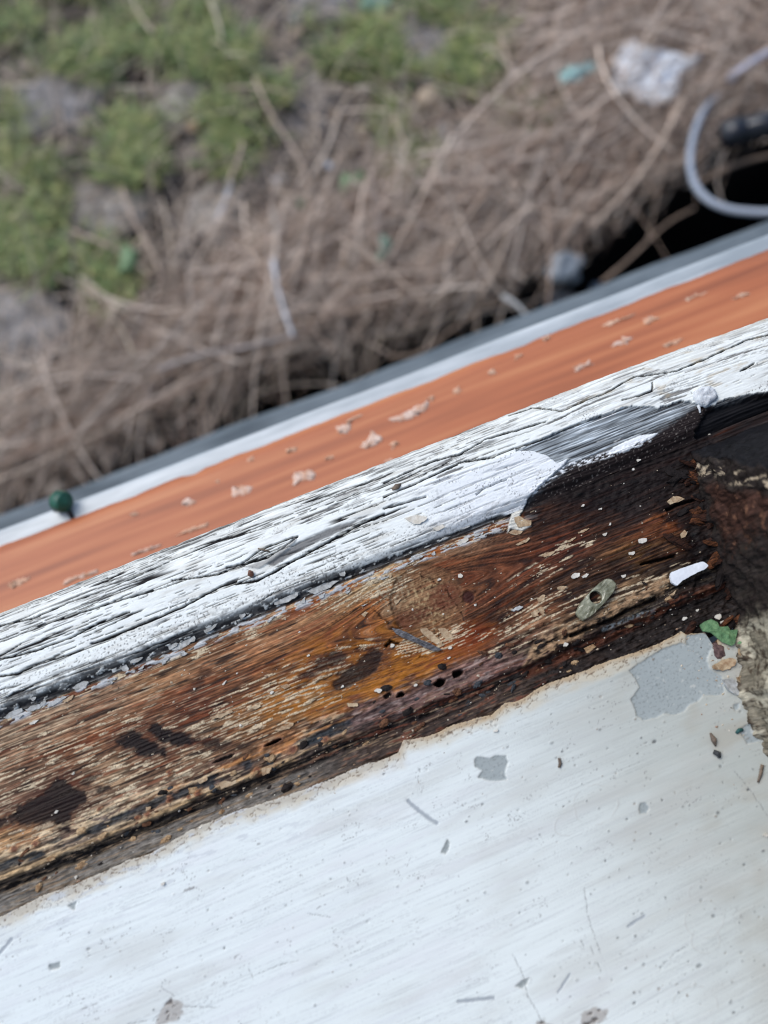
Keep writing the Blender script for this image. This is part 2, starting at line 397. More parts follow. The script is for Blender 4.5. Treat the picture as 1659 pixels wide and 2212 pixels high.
# dark seam between lip and rail with ragged remains of paint
seam = 51.6 + 1.2 * fbm(X / 9, 0 * Y, 81, 3)
band = ss(3.1 + 1.5 * fbm(X / 12, Y / 2, 83, 3), .4, np.abs(Y - seam - .4)) * ss(62, 56, X) * (1 - lobe)
chip = ss(.05, .12, fbm(X / 3.2, Y / 1.0, 85, 3) - .12)
q.mix(lin(40, 39, 40), band * (1 - .75 * chip), .7); q.Z -= .5 * band * (1 - chip)
grime = ss(59, 53, Y) * ss(62, 50, X) * ss(-.1, .3, fbm(X / 3.0, Y / 1.1, 87, 4)) * (1 - lobe * .5)
q.mix(lin(86, 84, 82), grime * .75)
# yellowish stains on the right hand paint
st = ss(60, 110, X) * ss(.15, .5, fbm(X / 8, gv / 2.5, 88, 4)); q.mix(lin(178, 160, 128), st * .5 * (1 - bp_))
q.Z += .06 * fbm(X / 6, gv / .5, 89, 3)
def skirt(Xa, Ya, Za, Ca, Ra, d0=None, d1=None):
    """repeat first/last rows pulled to given (dy,dz) offsets to give the piece real depth"""
    def ext(a, n0, n1): return np.concatenate([np.repeat(a[:1], n0, 0), a, np.repeat(a[-1:], n1, 0)], 0)
    n0 = len(d0 or []); n1 = len(d1 or [])
    Xe, Ye, Ze, Ce, Re = (ext(a, n0, n1).copy() for a in (Xa, Ya, Za, Ca, Ra))
    for k, (dy, dz) in enumerate(d0 or []): Ye[n0 - 1 - k] = Ya[0] + dy; Ze[n0 - 1 - k] = Za[0] + dz
    for k, (dy, dz) in enumerate(d1 or []): Ye[n0 + len(Ya) + k] = Ya[-1] + dy; Ze[n0 + len(Ya) + k] = Za[-1] + dz
    return Xe, Ye, Ze, Ce, Re
def surf_obj(name, X, Y, Z, C, R, mat, parent, flip=False):
    V = np.stack([X, Y - 50.0 * (parent is frame), Z], -1).reshape(-1, 3) * .001
    return build(name, V, grid_faces(*X.shape, flip), mat, parent, True, {'albedo': np.clip(C.reshape(-1, 3), .004, .9), 'rough': np.clip(R.ravel(), .12, 1)})
Yr = q.Y - 2.2 * ss(95, 185, X) * ss(60, V_EDGE, Y) + .35 * fbm(X / 5, 0 * Y, 93, 4) * ss(80, V_EDGE, Y)
a = skirt(X, Yr, q.Z, q.C, q.R, None, [(.25, -1.2), (.3, -4), (.2, -12), (-.4, -26), (-6, -28)])
nosing = surf_obj('nosing', *a, MAT_NOSE, frame)
NOSE = (xs, vs, q.Z.copy())

# ---------------- rail: brown rotten timber where the sash used to close
xs = axis(-420, 260, -152, 124, .25)
vs = np.arange(-8, V_WB + .01, .235)
X, Y = np.meshgrid(xs, vs)
KC = S(924, 1301); KRX, KRY = 11.2, 11.6
kd = np.hypot((X - KC[0]) / KRX, (Y - KC[1]) / KRY) + .06 * fbm(X / 3, Y / 3, 5, 3)
kin = ss(1.08, .98, kd)
# grain coordinate bends around the knot
push = np.exp(-((X - KC[0]) / 26.0) ** 2) * np.tanh((Y - KC[1]) / 3.0) * 10.0 * np.exp(-np.abs(Y - KC[1]) / 14.0)
gv = Y - push + .9 * fbm(X / 40, Y / 12, 3, 2)
q = Surf(X, Y, lin(100, 66, 44), .6)
# stain map of the timber: (place, colour) samples spread along the grain
STAIN = '''60 1570 140 120 100;200 1520 130 105 85;350 1460 128 98 72;480 1410 120 85 60;620 1350 130 95 68;740 1290 140 110 80;800 1260 165 140 105;900 1200 116 86 62;1000 1170 118 92 72;1080 1150 96 66 48;1150 1110 46 30 26;1250 1060 38 25 23;1350 1020 32 23 23;1450 980 38 27 25;1500 1000 26 21 21
50 1650 125 98 78;180 1610 128 90 65;300 1580 120 85 62;420 1520 96 56 38;520 1480 114 76 52;620 1440 122 82 52;700 1420 116 70 36;760 1400 84 48 26;820 1360 128 80 40;860 1300 130 105 80;924 1300 122 92 66;1000 1290 100 64 42;1080 1260 94 56 37;1150 1210 86 50 33;1220 1180 74 39 28;1300 1150 54 35 26;1370 1110 32 25 25;1420 1140 86 52 32;1460 1120 100 58 30;1500 1130 56 35 28;1540 1180 22 19 19
40 1720 110 85 70;120 1710 70 50 42;220 1690 146 124 100;330 1640 105 78 60;430 1620 122 96 74;530 1560 118 88 62;640 1520 128 96 60;720 1480 138 100 48;800 1450 120 74 30;870 1440 116 70 28;940 1420 116 66 34;1010 1380 108 54 26;1060 1340 60 38 26;1100 1330 84 56 38;1150 1330 112 86 66;1200 1310 88 60 42;1260 1290 62 43 32;1320 1230 64 46 35;1380 1200 92 68 40;1430 1190 66 46 31;1480 1220 30 23 20;1560 1240 20 17 17
20 1800 168 136 100;100 1790 146 114 84;20 1860 146 130 108;150 1800 116 106 96;260 1770 96 90 87;300 1740 146 120 100;400 1700 116 94 78;480 1680 98 80 70;560 1640 104 86 72;600 1610 146 104 70;660 1600 70 68 68;740 1580 66 61 59;800 1540 60 51 46;860 1510 100 76 66;920 1490 88 64 56;980 1460 94 64 52;1050 1440 108 80 74;1100 1430 102 82 76;1150 1420 58 46 40;1220 1400 40 33 31;1300 1370 50 40 35;1250 1350 112 92 72;1340 1300 122 100 76;1400 1290 92 76 60;1400 1340 32 27 25;1480 1300 42 31 27;1540 1290 48 36 32;1480 1340 52 41 36
60 1920 50 46 45;200 1850 52 47 45;350 1790 56 49 45;500 1720 70 58 50;650 1670 68 55 47;800 1600 58 45 40;900 1570 70 48 40;1000 1530 68 49 40;1100 1490 50 40 36;1180 1450 48 40 36;1300 1410 82 66 52;1400 1370 60 49 42;60 1950 112 106 100;200 1880 118 112 104;330 1820 116 108 100;-120 1640 128 104 84;-120 1900 90 80 72;-120 1980 112 106 100;1600 1100 20 18 18;1620 950 24 22 23;1600 1290 26 22 21'''
pts_ = [[float(v) for v in r.split()] for r in STAIN.replace('\n', ';').split(';')]
wx_ = X + 9 * fbm(X / 22, gv / 3.0, 95, 3) + 3 * fbm(X / 5, gv / .9, 96, 2); wy_ = gv + 1.9 * fbm(X / 16, gv / 3.0, 97, 3) + .6 * fbm(X / 4, gv / 1.0, 98, 2)
num = np.zeros(X.shape + (3,)); den = np.full(X.shape, 1e-9)
for a_ in pts_:
    px_, py_ = S(a_[0], a_[1]); jx = np.clip(np.searchsorted(xs, px_), 0, len(xs) - 1); jy = np.clip(np.searchsorted(vs, py_), 0, len(vs) - 1); gy_ = gv[jy, jx]
    w_ = 1.0 / (((wx_ - px_) * .42) ** 2 + (wy_ - gy_) ** 2 + .8) ** 2; den += w_; num += w_[..., None] * lin(*a_[2:])
q.C[:] = num / den[..., None] * np.array([1.06, .97, .87])
g1 = fbm(X / 110, gv / .85, 101, 3); g2 = .6 * fbm(X / 60, gv / .40, 103, 2) + .4 * fbm(X / 8, gv / .34, 102, 3); g3 = pn(X / 60, gv / 1.3, 105)
g4 = fbm(X / 14, gv / 1.6, 108, 4); g5 = fbm(X / 3.0, gv / .9, 109, 3)
tone = fbm(X / 30, gv / 7, 107, 3)
leftw = ss(30, -60, X); rightw = ss(20, 70, X)
ph = gv / 1.05 + .9 * fbm(X / 60, gv / 7, 104, 2); strp = np.sin(ph * 6.283) * ss(-.3, .2, fbm(X / 40, gv / 5, 106, 2) + .25 * leftw)
body = ss(9, 15, Y)
q.C *= np.exp(.9 * g1 * body + 1.5 * g2 + 1.1 * g4 + .7 * g5)[..., None]
q.mix(q.C * .42, .8 * ss(.35, .95, strp) * body * (.45 + .55 * leftw))
q.mix(lin(190, 168, 138), (.55 * leftw + .12) * ss(.18, .30, g2 + .04 * leftw) * body * ss(-.35, .1, tone + .1) * (1 - .75 * ss(35, 62, X)))
q.mix(lin(40, 26, 21), .85 * ss(.16, .30, -g2 + .05 * rightw) * body)
q.mix(lin(34, 22, 19), .8 * ss(.22, .36, -g4 + .12 * rightw))
q.mix(lin(122, 62, 34), .6 * ss(.16, .34, fbm(X / 40, gv / 1.8, 111, 3)) * body * (1 - .5 * ss(50, 80, X)))
q.Z += .20 * g1 + .20 * g2 + .10 * g3 - .16 * ss(.2, .95, strp) * body + .22 * g5 * (rightw + .3) + .35 * g4 * rightw
dk = q.poly(Sd((1128, 1095), (1150, 1060), (1240, 1000), (1400, 930), (1560, 900), (1530, 1150), (1590, 1300), (1540, 1400), (1500, 1260), (1480, 1150), (1430, 1110), (1400, 1080), (1350, 1110), (1280, 1090), (1200, 1075)), 2.2, 3.5)
q.mix(lin(24, 18, 17) * (1 + 1.2 * fbm(X / 3, gv / .8, 113, 3))[..., None], dk * .9, .6); q.Z -= dk * (.6 - .6 * fbm(X / 4, Y / 2, 114, 3))
# ochre stain in the middle, orange along the paint edge
for (c, rx, ry, mm) in [((720, 1440), 24, 6.5, .9), ((810, 1420), 20, 8.0, .9), ((980, 1390), 12, 5, .7), ((640, 1500), 18, 5, .8), ((890, 1440), 18, 5.5, .9), ((760, 1490), 24, 5, .85), ((700, 1390), 14, 3, .6)]:
    q.mix(lin(158, 98, 30) * (1 + .7 * g2)[..., None], .8 * mm * q.blob(S(*c), rx, ry, .6, 4.0) * ss(-.25, .15, fbm(X / 6, gv / 1.3, 117, 3)), .4)
q.mix(lin(128, 68, 30), .8 * q.blob(S(1000, 1385), 10, 5, .5)); q.mix(lin(120, 52, 24), .7 * q.blob(S(1020, 1375), 6, 3, .5))
orl = ss(1.8, .2, np.abs(Y - 48.6 - 1.0 * fbm(X / 8, 0 * Y, 119, 2))) * ss(.0, .3, fbm(X / 7, Y / 2, 121, 3) + .15)
q.mix(lin(152, 84, 34), orl * .85 * ss(-60, -20, X) * ss(70, 40, X)); q.mix(lin(70, 38, 28), orl * .7 * ss(-30, -60, X))
for (c, rx, ry, k_) in [((560, 1470), 16, 3.0, .6), ((790, 1395), 18, 4.5, .85), ((690, 1450), 12, 3, .7), ((1060, 1345), 10, 5, .9), ((1120, 1290), 14, 4, .7), ((860, 1420), 10, 2.5, .6), ((420, 1560), 14, 3, .6), ((1000, 1240), 12, 2.5, .5), ((1300, 1240), 20, 5, .75), ((1220, 1120), 20, 5, .7), ((1450, 1200), 14, 6, .8), ((240, 1600), 16, 2.5, .5), ((90, 1650), 16, 2.5, .45)]:
    damp = k_ * q.blob(S(*c), rx, ry, .75, 5.0) * ss(-.3, .15, fbm(X / 7, gv / 1.6, 123, 4)); q.mix(q.C * np.array([.36, .30, .27]), damp, .4)
# knot
kr = fbm(X / 1.1, Y / 1.1, 131, 3); rings = np.sin(kd * 26 + 2.5 * fbm(X / 4, Y / 4, 133, 2))
q.mix(lin(128, 98, 70) * (1 + .18 * rings + 1.0 * kr)[..., None], kin * .5, .75)
q.mix(lin(100, 64, 42), kin * .4 * ss(.45, .95, kd)); q.mix(lin(176, 152, 112), kin * .7 * ss(.05, .3, kr) * ss(.9, .4, kd))
q.mix(lin(96, 50, 34), kin * .7 * q.blob(S(960, 1290), 5, 4, .4)); q.mix(lin(84, 42, 30), kin * .6 * q.blob(S(890, 1335), 6, 3, .4))
q.Z -= kin * (.5 - .35 * kr); krim = ss(.06, .01, np.abs(kd - 1.03 + .05 * kr)) * ss(-.05, .25, pn(X / 4, Y / 4, 135)); q.mix(lin(60, 40, 30), krim * .4); q.Z -= .3 * krim
q.mix(lin(150, 140, 116), .55 * q.blob(S(840, 1270), 6, 6, .6) * ss(-.1, .3, kr))
ksp = q.blob(S(1012, 1290), 1.9, 1.9, .2, .5); q.mix(lin(58, 28, 22), ksp); q.Z -= .5 * ksp
for pts in [Sm(r3, (200, 600), (300, 690), (350, 750)), Sm(r3, (680, 690), (800, 720)), Sm(r3, (700, 770), (760, 860), (790, 910)),
            Sm(r3, (320, 880), (470, 960), (650, 1000)), Sm(r3, (560, 300), (680, 345), (800, 440), (900, 580), (960, 700), (965, 770))]:
    l = q.line(pts, .16, .2, 1.2) * ss(-.25, .1, pn(X / 3, Y / 3, 137)); q.mix(lin(44, 31, 25), l * .8); q.Z -= .5 * l
# cream remains of old primer: patches of small broken flakes stretched along the grain
cm = np.zeros(X.shape)
for (c, rx, ry, a_) in [((270, 1650), 42, 7, .16), ((100, 1640), 36, 9, .10), ((60, 1700), 26, 7, .14), ((230, 1745), 34, 5, .22), ((520, 1560), 36, 6, .18), ((640, 1480), 26, 6, .20),
                        ((800, 1260), 13, 6, .24), ((770, 1290), 8, 3, .25), ((1170, 1330), 15, 5, .15), ((1110, 1370), 12, 5, .14), ((1340, 1290), 22, 4, .18), ((1380, 1320), 20, 5, .12), ((1180, 1230), 12, 3, .08),
                        ((960, 1380), 8, 3, .3), ((900, 1390), 6, 2.5, .28), ((560, 1350), 40, 2.5, .14), ((300, 1440), 50, 2.5, .12), ((930, 1180), 30, 3, .16), ((1050, 1140), 14, 3, .16), ((1235, 1180), 10, 2, .14), ((150, 1560), 60, 8, .04)]:
    cm = np.maximum(cm, a_ * q.blob(S(*c), rx, ry, .6))
fl = ss(.20, .27, fbm(X / 8.5, gv / .75, 141, 3) + cm * 1.2 - .11) * ss(.02, .06, cm)
q.mix(lin(202, 184, 154) * (1 + .25 * kr)[..., None], fl * .92, .7); q.Z += .16 * fl
few, fe2, fid = worley(X / 1.7, Y / 1.1, 143); fcr = ss(.10, .03, fe2 - few) * fl
q.mix(lin(96, 70, 50), fcr * .7); q.Z -= .2 * fcr
# white/grey paint remains under the seam
gp = ss(.02, .10, fbm(X / 5.5, gv / 1.3, 147, 3) - .04 + .10 * leftw) * ss(2.4, 1.0, np.abs(Y - 48.8 - 1.1 * leftw + .6 * rightw)) * ss(64, 40, X)
q.mix(lin(188, 190, 190) * (1 + .12 * kr)[..., None], gp * .95, .7); q.Z += .35 * gp
gap = ss(1.0, .2, np.abs(Y - 50.8 + .6 * fbm(X / 7, 0 * Y, 149, 2))) * ss(75, 60, X); q.mix(lin(38, 36, 36), gap * .9); q.Z -= .5 * gap
drp = q.poly(Sd((1100, 1080), (1140, 1075), (1132, 1098), (1124, 1112), (1120, 1122), (1140, 1127), (1147, 1137), (1128, 1148), (1104, 1143), (1096, 1152), (1099, 1130), (1105, 1112)), .2, .6)
q.mix(lin(206, 204, 194), drp, .6); q.Z += .8 * drp
# dark blots of decay
BL = lin(25, 14, 12)
for pts, k in [(Sm(r5, (985, 545), (1130, 475), (1190, 530), (1290, 580), (1365, 620), (1350, 680), (1290, 660), (1190, 670), (1100, 610), (1010, 590)), 1),
               (Sm(r5, (1250, 430), (1330, 395), (1390, 460), (1560, 500), (1620, 530), (1560, 575), (1450, 575), (1350, 545), (1280, 500)), 1),
               (Sm(r5, (190, 1090), (290, 1040), (380, 1000), (470, 880), (520, 900), (600, 970), (680, 1000), (690, 1050), (560, 1140), (560, 1270), (480, 1270), (440, 1200), (330, 1210), (230, 1230), (120, 1190)), .95),
               (Sm(r5, (800, 940), (900, 930), (930, 950), (830, 985)), .9), (Sm(r5, (-60, 1190), (40, 1180), (70, 1220), (10, 1270), (-60, 1270)), .9),
               (Sm(r5, (660, 880), (760, 830), (830, 815), (780, 870), (720, 920)), .7),
               (Sm(r6, (1170, 440), (1230, 360), (1330, 290), (1440, 190), (1500, 220), (1500, 300), (1430, 370), (1300, 430), (1220, 460)), .9),
               (Sm(r6, (1030, 330), (1060, 260), (1150, 205), (1260, 230), (1200, 290), (1120, 320), (1060, 350)), .75),
               (Sm(r6, (190, 870), (300, 840), (390, 870), (340, 910), (250, 900)), .8), (Sm(r6, (930, 360), (1000, 335), (1030, 370), (960, 390)), .7), (Sm(r6, (900, 440), (1000, 405), (980, 430), (920, 460)), .6),
               (Sm(r6, (150, 420), (200, 330), (270, 350), (220, 400), (190, 470), (130, 510), (100, 480)), .55)]:
    cc = np.mean(pts, 0); pts = [tuple(cc + 1.18 * (np.array(p) - cc)) for p in pts]; hal = q.poly([tuple(cc + 1.35 * (np.array(p) - cc)) for p in pts], 1.6, 3.0); q.mix(lin(84, 46, 32), hal * .55 * k); mk = q.poly(pts, .7, 2.4) * (k - .12 * ss(.2, .4, g2)); q.mix(BL * (1 + .6 * kr)[..., None], mk, .5); q.Z -= .25 * mk
# layered strip at the foot of the rail: ochre putty, blue grey old paint, pale line, black joint, grey brown dust
s_ = Y + .8 * fbm(X / 14, 0 * Y, 151, 3) + .35 * fbm(X / 3, Y / 3, 153, 3)
foot = ss(15.5, 12.6, s_ + 1.6 * fbm(X / 6, Y / 4, 155, 3))
fa = fbm(X / 9, Y / 1.3, 157, 4); fb = fbm(X / 3.0, Y / 1.2, 159, 3); fc = fbm(X / 26, (Y + .4 * fbm(X / 6, Y, 172, 2)) / .55, 170, 3); fd = fbm(X / 12, Y / 2.2, 161, 3)
q.C *= np.exp(foot * (1.5 * fa + .9 * fb))[..., None]
q.Z += foot * (.75 * fa + .55 * fb + .35 * fc - .1)
lw = ss(40, 5, X)
q.mix(lin(196, 172, 138), foot * .8 * ss(.14, .24, fa + .10 * ss(-40, -90, X)) * (.35 + .65 * ss(-5, -50, X)))
q.mix(lin(176, 122, 72), foot * .8 * ss(.9, .3, np.abs(s_ - 11.4)) * ss(-.2, .05, fd) * ss(-95, -60, X) * ss(0, -15, X), .5)
bl = ss(1.7, .8, np.abs(s_ - 9.2 - .8 * fd)) * ss(-.12, .06, fbm(X / 11, Y / 4, 163, 3) + .08)
q.mix(lin(40, 46, 51) * (1 + 1.2 * fb)[..., None], foot * bl * .9 * lw, .5); q.Z -= .5 * bl * foot
pale = ss(1.1, .4, np.abs(s_ - 6.2)) * ss(-.3, 0, fd); q.mix(lin(184, 154, 114) * (1 + .9 * fb)[..., None], pale * .8 * ss(0, -40, X), .6)
q.mix(lin(104, 58, 42) * (1 + .8 * fb)[..., None], pale * .75 * ss(-45, -5, X) * ss(75, 50, X)); q.Z += .4 * pale
mauve = q.poly(Sm(r3, (0, 1380), (300, 1330), (560, 1260), (680, 1140), (900, 1030), (1100, 980), (1300, 1000), (1500, 1010), (1200, 1230), (900, 1370), (600, 1540), (350, 1600), (0, 1640)), 1.4, 3)
q.mix(lin(104, 80, 74) * np.exp(2.0 * fbm(X / 5, Y / 1.0, 165, 4))[..., None], mauve * .7, .5); q.mix(lin(160, 142, 134), mauve * .6 * ss(.18, .34, fbm(X / 7, Y / 1.2, 167, 3)))
jn = ss(2.3, .9, np.abs(s_ - 3.6 + .5 * fd)); q.mix(lin(26, 24, 24) * (1 + 1.2 * fb)[..., None], jn * .92, .7); q.Z -= jn * (.9 - .6 * fb)
q.mix(lin(120, 66, 46), .7 * ss(.55, .15, np.abs(s_ - 5.0 - .4 * fb)) * ss(-30, 0, X) * ss(60, 30, X))
ds = ss(2.6, 1.4, s_ + .6 * fb); q.mix(lin(108, 104, 98) * np.exp(2.0 * fc + .8 * fb)[..., None], ds * .9 * ss(-5, -45, X), .85)
q.mix(lin(62, 50, 44) * np.exp(1.6 * fc + .9 * fb)[..., None], ds * .85 * ss(-45, -5, X))
lowz = ss(9.5, 7.0, s_)
q.mix(lin(24, 21, 21), .85 * lowz * ss(.10, .26, fc) * (.5 + .5 * ss(-50, -10, X))); q.mix(lin(150, 128, 104), .6 * lowz * ss(.16, .30, -fc) * ss(50, 10, X)); q.mix(lin(112, 62, 44), .6 * lowz * ss(.16, .3, fa) * ss(-60, -10, X) * ss(70, 40, X))
# black, crumbling right end of the foot with pale chunky band and deep split
bk = ss(28, 50, X + 4 * kr) * ss(15, 9, s_ + 2 * kr); q.mix(lin(26, 22, 21) * np.exp(2.2 * fbm(X / 3, Y / .9, 173, 3))[..., None], bk * .8, .6); q.Z += bk * .7 * fbm(X / 2.5, Y / 1.2, 174, 3)
chunk = q.poly(Sd((1130, 1440), (1160, 1380), (1200, 1345), (1240, 1350), (1310, 1310), (1400, 1265), (1440, 1240), (1445, 1270), (1380, 1310), (1300, 1345), (1250, 1380), (1170, 1420)), .8, 1.6)
q.mix(lin(158, 128, 98) * (1 + .5 * fbm(X / 2, Y / 1.2, 175, 3))[..., None], chunk * .85 * ss(-.25, .1, fbm(X / 3, Y / 1.4, 177, 3)), .7); q.Z += .5 * chunk
for wd, pts in [(.55, Sm(r4, (1290, 1335), (1180, 1385), (1080, 1425), (960, 1490), (860, 1540), (720, 1590), (600, 1640))), (.35, Sm(r4, (1180, 1050), (1300, 1020), (1450, 980))),
                (.35, Sm(r1, (500, 1560), (640, 1490), (820, 1440))), (.3, Sm(r3, (400, 880), (330, 860), (300, 900)))]:
    l = q.line(pts, wd, .35, .8); q.mix(lin(14, 12, 12), l * .95); q.Z -= 2.2 * l
q.mix(lin(108, 116, 120), .75 * q.line(Sm(r4, (860, 1590), (1000, 1540), (1130, 1480), (1280, 1440)), .55, .4) * ss(-.2, .1, kr))
q.mix(lin(96, 54, 36), .7 * q.line(Sd((1140, 1455), (1260, 1400), (1380, 1345), (1480, 1290), (1560, 1265)), 1.3, .9) * ss(-.4, .1, fbm(X / 6, Y, 179, 2)))
# hollows and worm holes
for (c, rx, ry, dp) in [(r3(745, 1205), 1.75, 1.15, 4.5), (r3(895, 1130), 1.5, 1.0, 3.5), (r3(418, 1308), 1.1, .7, 4), (r3(310, 1310), 1.2, .8, 1.0), (r6(725, 866), 2.4, .5, 3.5), (r6(360, 985), 3.2, .5, 1.2)]:
    hl = q.blob(S(*c), rx, ry, .25, 1.1); q.mix(lin(20, 15, 14), hl, .6); q.Z -= dp * hl
    rim = q.blob(S(*c), rx * 1.5, ry * 1.5, .35, 1.5) * (1 - hl); q.mix(lin(120, 92, 82), rim * .5); q.Z += .3 * rim
for (c, r_) in [(r5(1230, 1155), 1.6), (r5(1145, 1185), 1.2), (r5(1405, 1030), 1.6), (r5(1640, 985), 1.6), (r5(1570, 1010), 1.0), (r6(870, 920), 2.2), (r6(1110, 845), 1.6), (r6(610, 1080), 2.4), (r6(180, 1245), 1.6), (r5(1410, 810), 1.6), (r5(300, 1400), 1.6), (r5(130, 1440), 2.0), (r5(830, 1110), 1.1)]:
    b1 = q.blob(S(*c), r_ * .8, r_ * .6, .4, 1.8); q.mix(lin(158, 110, 76), b1 * .7, .45); q.Z += .7 * b1
    b2 = q.blob(S(*c), r_ * .45, r_ * .4, .4, .5); q.mix(lin(92, 50, 38), b2 * .8)
q.Z += .10 * kr * ss(16, 10, Y)
RAILF = (xs, vs, q.Z.copy())
a = skirt(X, q.Y, q.Z, q.C, q.R, [(0, -8), (0, -30)], None)
rail = surf_obj('rail', *a, MAT_RAIL, frame)

# ---------------- sill board: brushed white paint, chipped, ragged far edge
xs = axis(-420, 108, -168, 106, .29)
ss_ = np.r_[np.arange(0, 112, .30), 112 + np.geomspace(.4, 130, 24)]
bd_pts = np.array(Sd((-200, 2062), (0, 1982), (100, 1932), (180, 1903), (255, 1870), (282, 1857), (330, 1842), (420, 1790), (500, 1756), (610, 1722), (700, 1690), (780, 1655), (829, 1640), (860, 1627), (872, 1600), (930, 1590), (965, 1572), (1000, 1560), (1060, 1545), (1090, 1520), (1125, 1512), (1150, 1495), (1180, 1478), (1235, 1460), (1290, 1437), (1400, 1400), (1452, 1376), (1468, 1365), (1480, 1372), (1520, 1368), (1545, 1382), (1552, 1420)))
bd_pts = bd_pts[np.argsort(bd_pts[:, 0])]
top_v = np.interp(xs, bd_pts[:, 0], bd_pts[:, 1]) + .5 * fbm(xs / 4, 0 * xs, 201, 4) + .3 * np.abs(pn(xs / 1.2, 0 * xs, 203))
top_v = np.where(xs > 90, top_v - ss(90, 108, xs) * 1.0, top_v)
X = np.broadcast_to(xs, (len(ss_), len(xs))).copy(); Y = top_v[None, :] - ss_[:, None]
q = Surf(X, Y, lin(214, 220, 217), .42); q.Z = np.zeros(X.shape)
q.Z -= .012 * np.clip(-Y, 0, 300)                              # falls slightly towards the room
fan = .0022 * np.clip(-Y - 30, 0, 90) * np.clip(X + 10, 0, 100)    # strokes swing round towards the near corner
gv = Y + .8 * fbm(X / 60, Y / 20, 205, 2) - fan * .5
b1 = fbm(X / 90, gv / .9, 211, 3); b2 = fbm(X / 22, gv / .42, 213, 2); b3 = fbm(X / 40, gv / 6, 215, 3)
q.Z += .035 * b1 + .018 * b2 + .10 * fbm(X / 30, Y / 12, 217, 2)
b4 = fbm(X / 26, gv / .36, 214, 2) * ss(-.4, .3, fbm(X / 40, Y / 14, 212, 2))
q.mix(lin(200, 204, 205), .4 * ss(.05, .5, b1)); q.mix(lin(174, 178, 178), .42 * ss(.14, .45, -b2)); q.mix(lin(170, 173, 173), .45 * ss(.24, .42, b4)); q.mix(lin(210, 212, 212), .5 * ss(.0, .5, b3)); q.Z += .03 * b4
q.mix(lin(162, 165, 157), .9 * ss(-25, 85, X + .3 * Y + 14 * b3)); q.mix(lin(160, 154, 140), .55 * ss(-.1, .4, fbm(X / 18, Y / 10, 219, 3)) * ss(35, 95, X)); q.mix(lin(176, 174, 166), .35 * ss(-.1, .5, fbm(X / 40, gv / 9, 220, 4)))  # darkening to the right is light falloff put into the paint, plus patchy grime
# dirty yellow margin with hairline net near the broken edge
e = ss_[:, None] + 0 * X
mg = ss(5.5, .3, e + 3.2 * fbm(X / 10, Y / 4, 221, 3)); q.mix(lin(190, 178, 154), mg * .8, .6); q.mix(lin(164, 138, 104), .75 * ss(2.2, .1, e + 1.4 * fbm(X / 5, Y / 3, 223, 3)) * ss(-30, 10, X))
q.mix(lin(170, 164, 152), .65 * ss(3.2, .4, e + 1.6 * fbm(X / 6, Y / 3, 225, 3)) * ss(10, -30, X))
q.mix(lin(186, 190, 192), .7 * ss(.18, .3, fbm(X / 8, gv / 1.4, 227, 3)) * ss(22, 4, e) * ss(0, -60, X))
f1, f2, _i = worley(X / 3.4 + .3 * pn(X, Y, 4), Y / 1.9, 229); net = ss(.09, .02, f2 - f1) * ss(4.4, 1.8, e + 2.0 * fbm(X / 7, Y / 4, 231, 2))
q.mix(lin(96, 76, 58), net * .85); q.Z -= .12 * net
f1, f2, _i = worley(X / 7 + .5 * pn(X / 2, Y / 2, 5), Y / 3.5, 233); net = ss(.022, .006, f2 - f1) * ss(.12, .3, fbm(X / 12, Y / 9, 235, 2)) * ss(130, 20, e)
q.mix(lin(128, 126, 124), net * .8)
# grey undercoat showing through
GU = lin(150, 157, 156)
for pts in [Sm(r2, (30, 1400), (180, 1300), (420, 1150), (540, 1110), (640, 1080), (690, 1110), (695, 1000), (860, 972), (980, 985), (1030, 1040), (1010, 1140), (960, 1200), (935, 1290), (970, 1380), (1050, 1440), (1110, 1480), (1140, 1670), (1060, 1690), (890, 1690), (830, 1760), (740, 1790), (660, 1880), (560, 1915), (440, 1900), (330, 1950), (200, 1975), (120, 1920), (100, 1830), (50, 1740), (160, 1600), (110, 1500)),
            Sd((1024, 1642), (1030, 1634), (1056, 1638), (1068, 1632), (1092, 1632), (1096, 1645), (1090, 1668), (1094, 1684), (1060, 1686), (1030, 1678), (1042, 1664), (1026, 1656)),
            Sd((1378, 1748), (1382, 1734), (1392, 1733), (1400, 1744), (1394, 1757), (1380, 1757)), Sd((952, 1839), (960, 1826), (966, 1812), (972, 1818), (969, 1835), (962, 1843)),
            Sm(r2, (1240, 1800), (1300, 1780), (1310, 1830), (1260, 1870)), Sm(r2, (1300, 2080), (1500, 1980), (1620, 2020), (1640, 2200), (1400, 2250)),
            Sm(c7, (220, 845), (270, 830), (265, 860), (225, 868)), Sm(c8, (565, 940), (600, 910), (630, 905), (600, 950)), Sm(c7, (300, 590), (340, 570), (330, 610))]:
    mk = q.poly(pts, .12, .55); rimv = q.poly(pts, .5, .55)
    q.mix(lin(150, 132, 108), (rimv - mk).clip(0, 1) * .5); q.mix(GU * (1 + .05 * b3)[..., None], mk, .5); q.Z -= .32 * mk
    sp_ = mk * ss(.30, .42, pn(X / .8, Y / .6, 243)); q.mix(lin(120, 124, 122), sp_ * .5); q.mix(lin(196, 196, 188), mk * .5 * ss(.34, .46, fbm(X / 3, Y / 2, 245, 3)))
for pts, wd in [(Sm(c8, (105, 142), (160, 190), (225, 235)), .55), (Sm(c8, (1050, 682), (1120, 636)), .35), (Sm(c8, (750, 965), (800, 888)), .3), (Sm(c8, (320, 1005), (470, 990)), .45), (Sm(c7, (-30, 840), (30, 770), (60, 735)), .5)]:
    mk = q.line(pts, wd, .15, .5); q.mix(lin(150, 156, 160), mk * .9); q.Z -= .15 * mk
